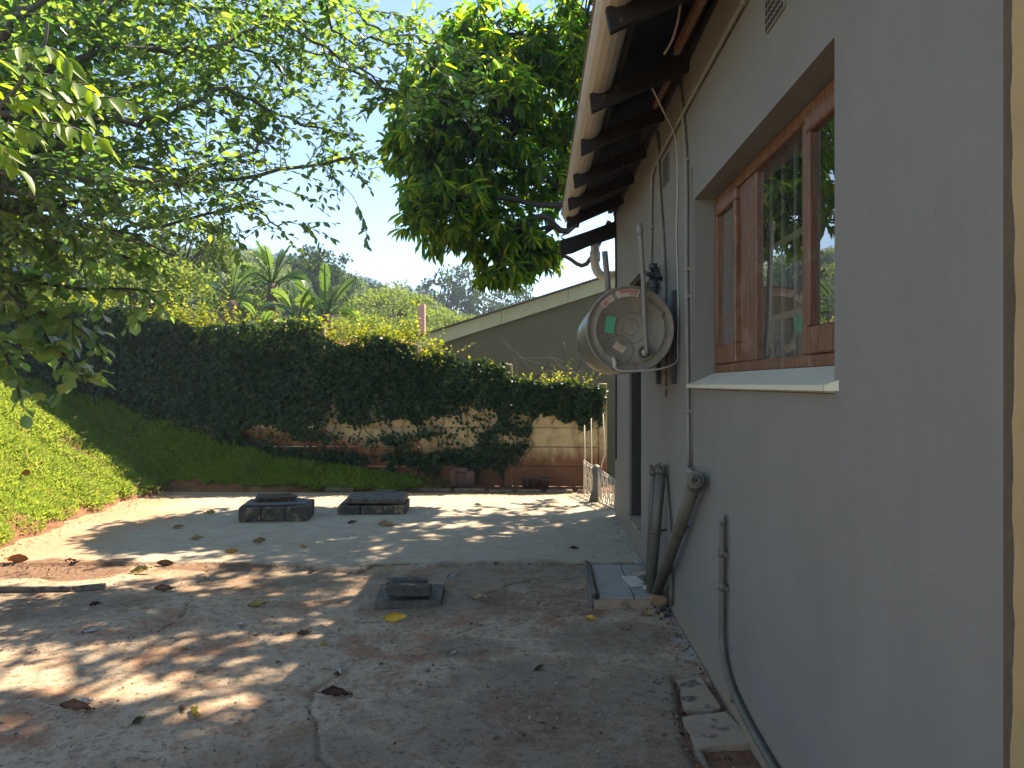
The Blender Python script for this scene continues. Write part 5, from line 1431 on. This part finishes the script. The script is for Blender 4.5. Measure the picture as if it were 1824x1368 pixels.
place_foliage(lt, L, TROUND, 'canopy_leaf', M['lf_left'], lt.location, 180)
NL = len(L.p)
# the bright shoots closest to the camera: leaf by leaf
L = Leaves()
stem = smooth_path([P(-120, 300, 3.0), P(10, 180, 3.0), P(45, 130, 3.0), P(78, 78, 3.0), P(85, 40, 3.0)], 5)
B.tube([tk, P(-300, 380, 4.2), P(-120, 300, 3.0)], [.03, .02, .010], 5, False); B.tube(stem, [.010 * (1 - .7 * k / len(stem)) + .002 for k in range(len(stem))], 6, False)
shoots = [(P(20, 172, 3.0), P(160, 150, 2.95)), (P(45, 128, 3.0), P(170, 165, 2.9)), (P(12, 182, 3.0), P(150, 190, 2.9)), (P(150, 180, 2.95), P(232, 184, 2.9)), (P(-30, 222, 3.0), P(60, 235, 2.9)), (P(75, 85, 3.0), P(120, 110, 2.9)), (P(-50, 120, 3.0), P(50, 85, 2.9)), (P(-60, 180, 3.0), P(20, 150, 3.1)), (P(60, 215, 3.1), P(180, 250, 3.0)), (P(-20, 250, 3.1), P(30, 300, 3.0))]
for a, e in shoots:
    dd = e - a; path = smooth_path([a, a.lerp(e, .5) + Vector((0, 0, .02)), e], 4); B.tube(path, .0035, 4, False); sg = 1
    for (p, t, fr) in along(path, .036):
        sg = -sg; side = Vector((0, 0, 1)).cross(t)
        L.add(p, t * rng.uniform(.5, 1.1) + side * sg * rng.uniform(.3, .8) + Vector((0, 0, -rng.uniform(.1, .8))), Vector((rng.gauss(0, .35), rng.gauss(-.25, .3), .8)), rng.uniform(.075, .145), rng.uniform(.34, .46))
arr = L.arr(); leaf_objects(arr, range(len(arr[0])), TB, 'young_leaf', M['lf_bright'], lt, lt.location)
o = B.build('trunk', M['bark_pale'], lt, lt.location)

# ================================================================== ROUND-LEAVED TREE ON THE BANK
rt = empty('round_leaved_tree', (-5.4, 6.6, .7), 'round leaved tree drooping over the grass bank at the picture edge', 'tree')
L = Leaves(); B = MB(); tk = Vector((-5.6, 6.6, 2.4))
B.tube([(-5.5, 6.6, .3), (-5.55, 6.6, 1.4), tk], [.09, .08, .07], 8)
rl = [
    [tk, P(-40, 430, 6.4), P(30, 520, 6.3), P(75, 590, 6.2), P(120, 640, 6.1), P(150, 680, 6.0)],
    [tk, P(-20, 470, 6.5), P(60, 500, 6.5), P(150, 515, 6.5), P(230, 515, 6.5), P(290, 520, 6.5)],
    [tk, P(-60, 520, 6.2), P(-20, 590, 6.2), P(20, 650, 6.1), P(35, 710, 6.1)],
    [tk, P(-10, 420, 6.3), P(80, 430, 6.3), P(180, 445, 6.4), P(260, 470, 6.5)],
    [tk, P(0, 380, 6.0), P(100, 400, 6.0), P(190, 410, 6.2), P(260, 420, 6.4)],
    [tk, P(-50, 480, 6.1), P(40, 545, 6.1), P(110, 565, 6.0), P(160, 600, 6.0)],
]
for pts in rl:
    path = smooth_path(pts, 5); m_ = len(path); B.tube(path, [.022 * (1 - .8 * k / m_) + .004 for k in range(m_)], 6, False)
    for (p, t, fr) in along(path, .10):
        if fr < .18: continue
        for j in range(2):
            d = t * rng.uniform(.2, .9) + rv(.55) + Vector((0, 0, -.05))
            spray(L, B, p, d, rng.uniform(.18, .42) * (1.15 - .5 * fr), .075, rng.uniform(.10, .15), rng.uniform(.75, .95), .6, .004, 1.2)
place_foliage(rt, L, TROUND, 'round_leaf', M['lf_round'], rt.location, 300)
NR = len(L.p)
B.build('trunk', M['bark'], rt)

# ================================================================== GRASS
gl = Leaves(); cnt = 0
while cnt < 170000:
    x = rng.uniform(-9.2, -.9); y = rng.uniform(4.5, 11.2)
    if x > -4.4 and y < 10.45: continue
    if x < -.75 * y - .6: continue
    d_ = np.interp(y, EY, EX) - x + .05 * math.sin(y * 5.1) + .03 * math.sin(y * 13.7)
    if y < 10.45 and d_ < .05 + .06 * vn(x * 5, y * 5): continue
    if y >= 10.45 and d_ < 0:
        if y < 10.56 + .08 * vn(x * 7, 2): continue
        if x > -1.4 - .9 * vn(x * 2, y * 6): cnt += 1; continue
    if vn(x * 2.6, y * 2.6) < .16 and rng.random() < .6: cnt += 1; continue
    cnt += 1
    gl.p.append((x, y, 0)); l_ = rng.uniform(.03, .095) * (1.0 + .7 * (y > 10.4)) * (.62 + .75 * vn(x * 3.1 + 7, y * 3.1))
    gl.d.append((rng.gauss(0, .7), rng.gauss(-.05, .7), .6)); gl.n.append((rng.gauss(0, .6), rng.gauss(0, .6), .9)); gl.l.append(l_); gl.w.append(rng.uniform(.14, .26))
arr = gl.arr(); arr[0][:, 2] = bank(arr[0][:, 0], arr[0][:, 1]) - .04
wl = Leaves(); wB = MB()
for k in range(420):
    x = rng.uniform(-7.5, -1.3); y = rng.uniform(10.52, 11.1) if k % 5 else rng.uniform(6.5, 10.4)
    if y < 10.45 and np.interp(y, EY, EX) - x < .1: continue
    z = float(bank(x, y)) - .02
    for j in range(rng.randrange(2, 5)): spray(wl, wB, (x, y, z), Vector((rng.gauss(0, .7), rng.gauss(0, .7), 1)), rng.uniform(.05, .16), .028, rng.uniform(.025, .05), rng.uniform(.5, .8), .8, .0015)
o = link('weeds', cloud_mesh('weeds', wl.arr(), T5, M['lf_lime'])); tag(o, 'small broad leaved weeds scattered through the lawn', 'weeds', kind='stuff')
o = link('grass', cloud_mesh('grass', arr, T3, M['grass'])); tag(o, 'bright green lawn grass over the earth bank', 'grass', kind='stuff')
# seed heads and a tall weed
M['straw'] = leafmat('dry_stalk', [(.25, .22, .12), (.33, .29, .17)], [(.3, .28, .12), (.35, .3, .14)], .3)
for i in range(34):
    px = rng.uniform(60, 290); x_ = rng.uniform(-6.4, -4.6); y_ = rng.uniform(8.4, 10.4)
    z_ = float(bank(x_, y_)); h_ = rng.uniform(.12, .26); mb = MB(); top = Vector((x_ + rng.gauss(0, .04), y_, z_ + h_))
    mb.tube([(x_, y_, z_ - .02), top], .0022, 3, False)
    for k in range(3):
        an = rng.random() * 6; mb.tube([top, top + Vector((math.cos(an) * .05, math.sin(an) * .05, .02))], .003, 3, False)
    tag(mb.build('seed_stalk', M['straw'], None, (x_, y_, z_)), 'thin pale grass seed stalk standing above the lawn', 'grass stalk', 'seed stalks on the lawn'); bpy.context.scene.collection.objects[-1].location = (x_, y_, z_)
wd_ = empty('tall_weed', P(443, 838, 10.7), 'tall pale weed with narrow leaves in front of the ivy', 'weed'); L = Leaves(); B = MB()
for k in range(5): spray(L, B, P(443 + rng.uniform(-4, 4), 842, 10.7), Vector((rng.gauss(0, .35), 0, 1)), rng.uniform(.15, .32), .03, .05, .25, .3, .003)
o = link('foliage', cloud_mesh('foliage', L.arr(), T5, M['lf_lime'], wd_.location), wd_); o['kind'] = 'stuff'; B.build('stems', M['straw'], wd_)

# ================================================================== FALLEN LEAVES
def deadmat(name, c1, c2, c3):
    m, n, b = newmat(name); co = opos(n)
    f = noise(n, co, 22, 5, .7); c = ramp(n, f, [(.3, c1), (.5, c2), (.72, c3)])
    n.links.new(c, b.inputs['Base Color']); b.inputs['Roughness'].default_value = .5; return m
DM = {
    'orange': deadmat('orange_dead_leaf', lin(.30, .09, .015), lin(.45, .16, .02), lin(.20, .05, .015)),
    'brown': deadmat('brown_dead_leaf', lin(.11, .04, .02), lin(.2, .085, .035), lin(.06, .025, .015)),
    'maroon': deadmat('maroon_dead_leaf', lin(.035, .012, .012), lin(.07, .022, .016), lin(.02, .01, .01)),
    'olive': deadmat('olive_dead_leaf', lin(.20, .14, .03), lin(.30, .22, .05), lin(.12, .07, .02)),
    'yellow': deadmat('yellow_dead_leaf', lin(.5, .27, .02), lin(.6, .38, .03), lin(.18, .06, .015)),
    'pale': deadmat('pale_dead_leaf', lin(.42, .40, .38), lin(.52, .5, .46), lin(.30, .26, .2)),
    'tan': deadmat('tan_dead_leaf', lin(.26, .16, .08), lin(.36, .25, .14), lin(.18, .1, .05)),
    'green': deadmat('green_dead_leaf', lin(.06, .09, .03), lin(.10, .14, .05), lin(.04, .05, .025)),
}
def fallen(px, py, ln_px, rot, curl, bend, mat, label, stand=0.0, wr=.46, z=None):
    p = G(px, py + 3)
    if z is None:
        z = gz(p.x, p.y)
        for _ in range(3): p = G(px, py + 3, z); z = gz(p.x, p.y)
    ln = 1.03 * ln_px / FPX * p.y
    nu, nv = 9, 6; vs = []; fs = []
    for i in range(nu + 1):
        t = i / nu; w_ = max(.02, math.sin(math.pi * t ** .85) ** .75) * wr * ln * .5
        for j in range(nv + 1):
            s_ = (j / nv - .5) * 2
            a = s_ * curl; r = 1 / max(curl, .05)
            y = math.sin(a) * r * w_; zc = (1 - math.cos(a)) * r * w_
            b_ = (t - .5) * bend; 
            X_ = (math.sin(b_) / max(abs(bend), .05) if abs(bend) > .05 else t - .5) * ln; zb = (1 - math.cos(b_)) / max(abs(bend), .05) * ln
            vs.append(Vector((X_, y * (1 + .08 * math.sin(t * 17)), zc + zb + .007 * math.sin(t * 19 + j * 1.3) + .05 * ln * s_ * math.sin(t * 5))))
    for i in range(nu):
        for j in range(nv): fs.append((i * (nv + 1) + j, (i + 1) * (nv + 1) + j, (i + 1) * (nv + 1) + j + 1, i * (nv + 1) + j + 1))
    R_ = Matrix.Rotation(rot, 3, 'Z') @ Matrix.Rotation(stand + .45, 3, 'X') @ Matrix.Rotation(rng.uniform(-.3, .3), 3, 'Y')
    vs = [R_ @ v for v in vs]; mz = min(v.z for v in vs)
    vs = [Vector((v.x, v.y, v.z - mz)) for v in vs]
    mb = MB(); mb.add(vs, fs, True)
    st = vs[nv // 2]; dr_ = R_ @ Vector((-1, 0, .15)); mb.tube([st, st + dr_ * ln * .18, st + dr_ * ln * .32 + Vector((0, 0, -.002))], .0018, 5)
    o = mb.build('fallen_leaf', DM[mat]); o.location = (p.x, p.y, z + .001); tag(o, label, 'leaf', 'fallen leaves on the patio'); return o
FL = [
    (30, 1004, 42, .1, 1.2, -.5, 'orange', 'orange brown leaf in the sun at the patio edge nearest the lawn', .5),
    (128, 999, 24, .6, 1.4, .6, 'brown', 'dark red brown leaf just behind the dirt patch'),
    (293, 1004, 34, .0, 1.5, -.7, 'brown', 'domed brown orange leaf behind the joint, larger of the two by the olive leaf', .6),
    (252, 1019, 42, .05, .9, .3, 'olive', 'flat olive yellow leaf at the right end of the dirt patch'),
    (294, 1050, 38, .1, 1.6, .8, 'brown', 'curled brown leaf on the curved crack below the olive leaf'),
    (163, 1122, 34, .9, 1.7, .2, 'pale', 'folded grey violet leaf in the shaded left of the near patio', .5),
    (462, 1077, 38, .1, 1.2, .6, 'olive', 'olive and cream curled leaf left of the low manhole'),
    (431, 1112, 16, .2, 1.4, .4, 'pale', 'small whitish curled leaf in the dappled sun'),
    (542, 1128, 26, .5, 1.6, .6, 'brown', 'crumpled red brown leaf in the sun patch'),
    (706, 1104, 46, .15, 1.3, .7, 'yellow', 'spotted yellow brown leaf just below the low manhole', .6),
    (600, 1238, 54, .12, 1.7, .3, 'maroon', 'dark maroon rolled leaf near the long crack'),
    (344, 1272, 52, 2.2, 1.6, .6, 'yellow', 'large folded yellow leaf with pale underside in the near shade', .5),
    (322, 1262, 30, 2.0, 1.8, .6, 'brown', 'upright brown leaf half folded behind the large yellow leaf', .8),
    (138, 1265, 58, .15, 1.8, .3, 'brown', 'long rolled brown leaf at the lower left in the shade', ),
    (804, 1162, 24, 1.0, 1.2, .5, 'pale', 'grey white upturned leaf in the middle of the near patio', .7),
    (460, 965, 26, .9, 1.0, -.5, 'tan', 'tan leaf standing on edge on the far slab', 1.0),
    (412, 983, 24, .5, 1.0, -.5, 'olive', 'olive leaf standing on edge on the far slab, nearer the joint', 1.0),
    (352, 958, 24, .0, 1.1, .2, 'olive', 'flat olive brown leaf on the far slab left of the standing leaves'),
    (373, 912, 22, .0, 1.0, -.4, 'olive', 'olive leaf at the sun edge left of the manholes'),
    (318, 938, 20, .8, 1.4, .5, 'tan', 'pinkish tan folded leaf in the shade of the far slab', .7),
    (690, 934, 32, .1, 1.5, .4, 'tan', 'long tan curled leaf in front of the right manhole'),
    (804, 1025, 20, .9, 1.3, .7, 'pale', 'white and yellow leaf behind the low manhole', .4),
    (1050, 1102, 26, 2.1, 1.5, .7, 'yellow', 'yellow and grey twisted leaf in front of the drain cover', .5),
    (1158, 1094, 34, .2, 1.5, .9, 'tan', 'tan curled leaf below the tan brick'),
    (960, 1190, 26, .9, 1.7, .7, 'green', 'dark green crumpled leaf in the middle of the near shade', .3),
    (604, 1197, 28, 2.4, 1.5, .8, 'pale', 'pale green crumpled leaf at the bend of the long crack'),
    (850, 1067, 30, 2.7, 1.8, .5, 'tan', 'thin tan rolled leaf right of the low manhole'),
    (246, 1284, 26, 1.2, 1.2, .5, 'green', 'small fresh green leaf on the near shaded concrete', .3),
    (152, 1250, 26, .3, 1.3, .3, 'pale', 'whitish scrap of leaf above the long rolled brown leaf'),
    (328, 1154, 12, .3, 1.0, .3, 'yellow', 'tiny yellow leaf in the long sun streak'),
    (578, 1147, 12, .3, 1.0, .3, 'yellow', 'tiny yellow leaf right of the crumpled red brown leaf'),
    (541, 972, 12, .3, 1.0, .3, 'yellow', 'tiny yellow leaf on the far slab right of the standing leaves'),
    (852, 898, 14, .3, 1.2, .3, 'green', 'small dark green leaf on the sunny far slab below the wall'),
    (1023, 975, 16, .3, 1.4, .6, 'maroon', 'small dark leaf on the far slab near the house'),
    (555, 1018, 14, .7, 1.4, .6, 'maroon', 'small wine red leaf just below the broken joint'),
    (628, 930, 18, .0, .8, .2, 'maroon', 'flat dark leaf before the corner of the right manhole'),
    (1115, 1120, 14, .3, 1.2, .4, 'tan', 'small tan leaf between the brick and the low pipe'),
    (170, 1075, 20, .9, 1.6, .3, 'maroon', 'thin dark leaf below the dark edging'),
]
for f in FL: fallen(*f)
fallen(45, 906, 28, -.4, .9, -.5, 'orange', 'orange leaf lying on the sunlit grass', .9, z=float(bank(-5.55, 8.0)) + .02).location = (-5.62, 8.35, float(bank(-5.62, 8.35)) + .03)
# crumbs of leaf litter and grit
lit = Leaves()
for i in range(1500):
    y = 2.6 + 7.8 * rng.random() ** 1.5; x = rng.uniform(-.75 * y, .88)
    if x < np.interp(y, EY, EX) + .05: continue
    lit.add((x, y, 0), (rng.gauss(0, 1), rng.gauss(0, 1), .15), (rng.gauss(0, .4), rng.gauss(0, .4), 1), rng.uniform(.006, .022), rng.uniform(.3, .8))
for i in range(1100):     # drifted along the joint, the lawn edge, the cracks and the wall foot
    k = i % 4
    if k == 0: j_ = rng.randrange(len(joint)); x, y = joint[j_][0] + rng.gauss(0, .05), joint[j_][1] - abs(rng.gauss(0, .04))
    elif k == 1: y = rng.uniform(4.5, 10.4); x = float(np.interp(y, EY, EX)) + abs(rng.gauss(.05, .12))
    elif k == 2: q_ = cr[rng.randrange(len(cr))][0]; j_ = rng.randrange(len(q_)); x, y = q_[j_][0] + rng.gauss(0, .025), q_[j_][1] + rng.gauss(0, .025)
    else: y = rng.uniform(3.8, 8.6); x = .885 - abs(rng.gauss(0, .05))
    if x > .895: continue
    lit.add((x, y, 0), (rng.gauss(0, 1), rng.gauss(0, 1), .25), (rng.gauss(0, .5), rng.gauss(0, .5), 1), rng.uniform(.008, .032), rng.uniform(.2, .8))
for i in range(700):     # denser on the dirt patch and the strip by the wall
    x, y = (rng.gauss(-3.9, .4), rng.gauss(6.15, .15)) if i % 3 else (rng.gauss(.72, .06), rng.uniform(2.7, 4))
    if i % 3 == 2: x, y = rng.uniform(-1.5, .7), rng.gauss(10.85, .2)
    lit.add((x, y, 0), (rng.gauss(0, 1), rng.gauss(0, 1), .3), (rng.gauss(0, .5), rng.gauss(0, .5), 1), rng.uniform(.008, .03), rng.uniform(.2, .8))
arr = lit.arr(); px_, py_ = arr[0][:, 0].astype(float), arr[0][:, 1].astype(float)
arr[0][:, 2] = np.maximum(patio_fields(px_, py_)[0], bank(px_, py_) - .03) + .003
M['litter'] = leafmat('leaf_litter', [(.03, .018, .012), (.07, .035, .02), (.12, .07, .035), (.2, .14, .08)], [(.06, .03, .02), (.1, .06, .03)], .1)
tag(link('leaf_litter', cloud_mesh('leaf_litter', arr, T3, M['litter'])), 'crumbs of dry leaf and grit scattered over the patio', 'litter', kind='stuff')
# small stones on the patio and in the strip
ms = MB()
for i in range(160):
    y = 2.6 + 4 * rng.random(); x = rng.uniform(-.7 * y, .85)
    if i % 3 == 0: x, y = rng.uniform(.70, .86), rng.uniform(2.6, 4.0)
    s_ = rng.uniform(.004, .013); ms.box((x, y, pz(x, y) + s_ * .3), (s_ * 1.6, s_ * 1.2, s_), Matrix.Rotation(rng.random() * 3, 3, 'Z'), s_ * .2, s_ * .3)
tag(ms.build('pebbles', M['paver']), 'loose pebbles and grit on the near concrete', 'pebbles', kind='stuff')

# ================================================================== HAZE
m = bpy.data.materials.new('air'); m.use_nodes = True; n = m.node_tree
for x in list(n.nodes):
    if x.type != 'OUTPUT_MATERIAL': n.nodes.remove(x)
pv = n.nodes.new('ShaderNodeVolumePrincipled'); pv.inputs['Color'].default_value = (.70, .84, 1.0, 1); pv.inputs['Density'].default_value = .0014
n.links.new(pv.outputs[0], n.nodes['Material Output'].inputs['Volume'])
mb = MB(); mb.box((0, 60, 14.3), (330, 250, 33.4)); hz = mb.build('haze', m); tag(hz, kind='stuff')
print('LEAVES', NM, NL, NR, 'objects', len(bpy.data.objects), 'script bytes')
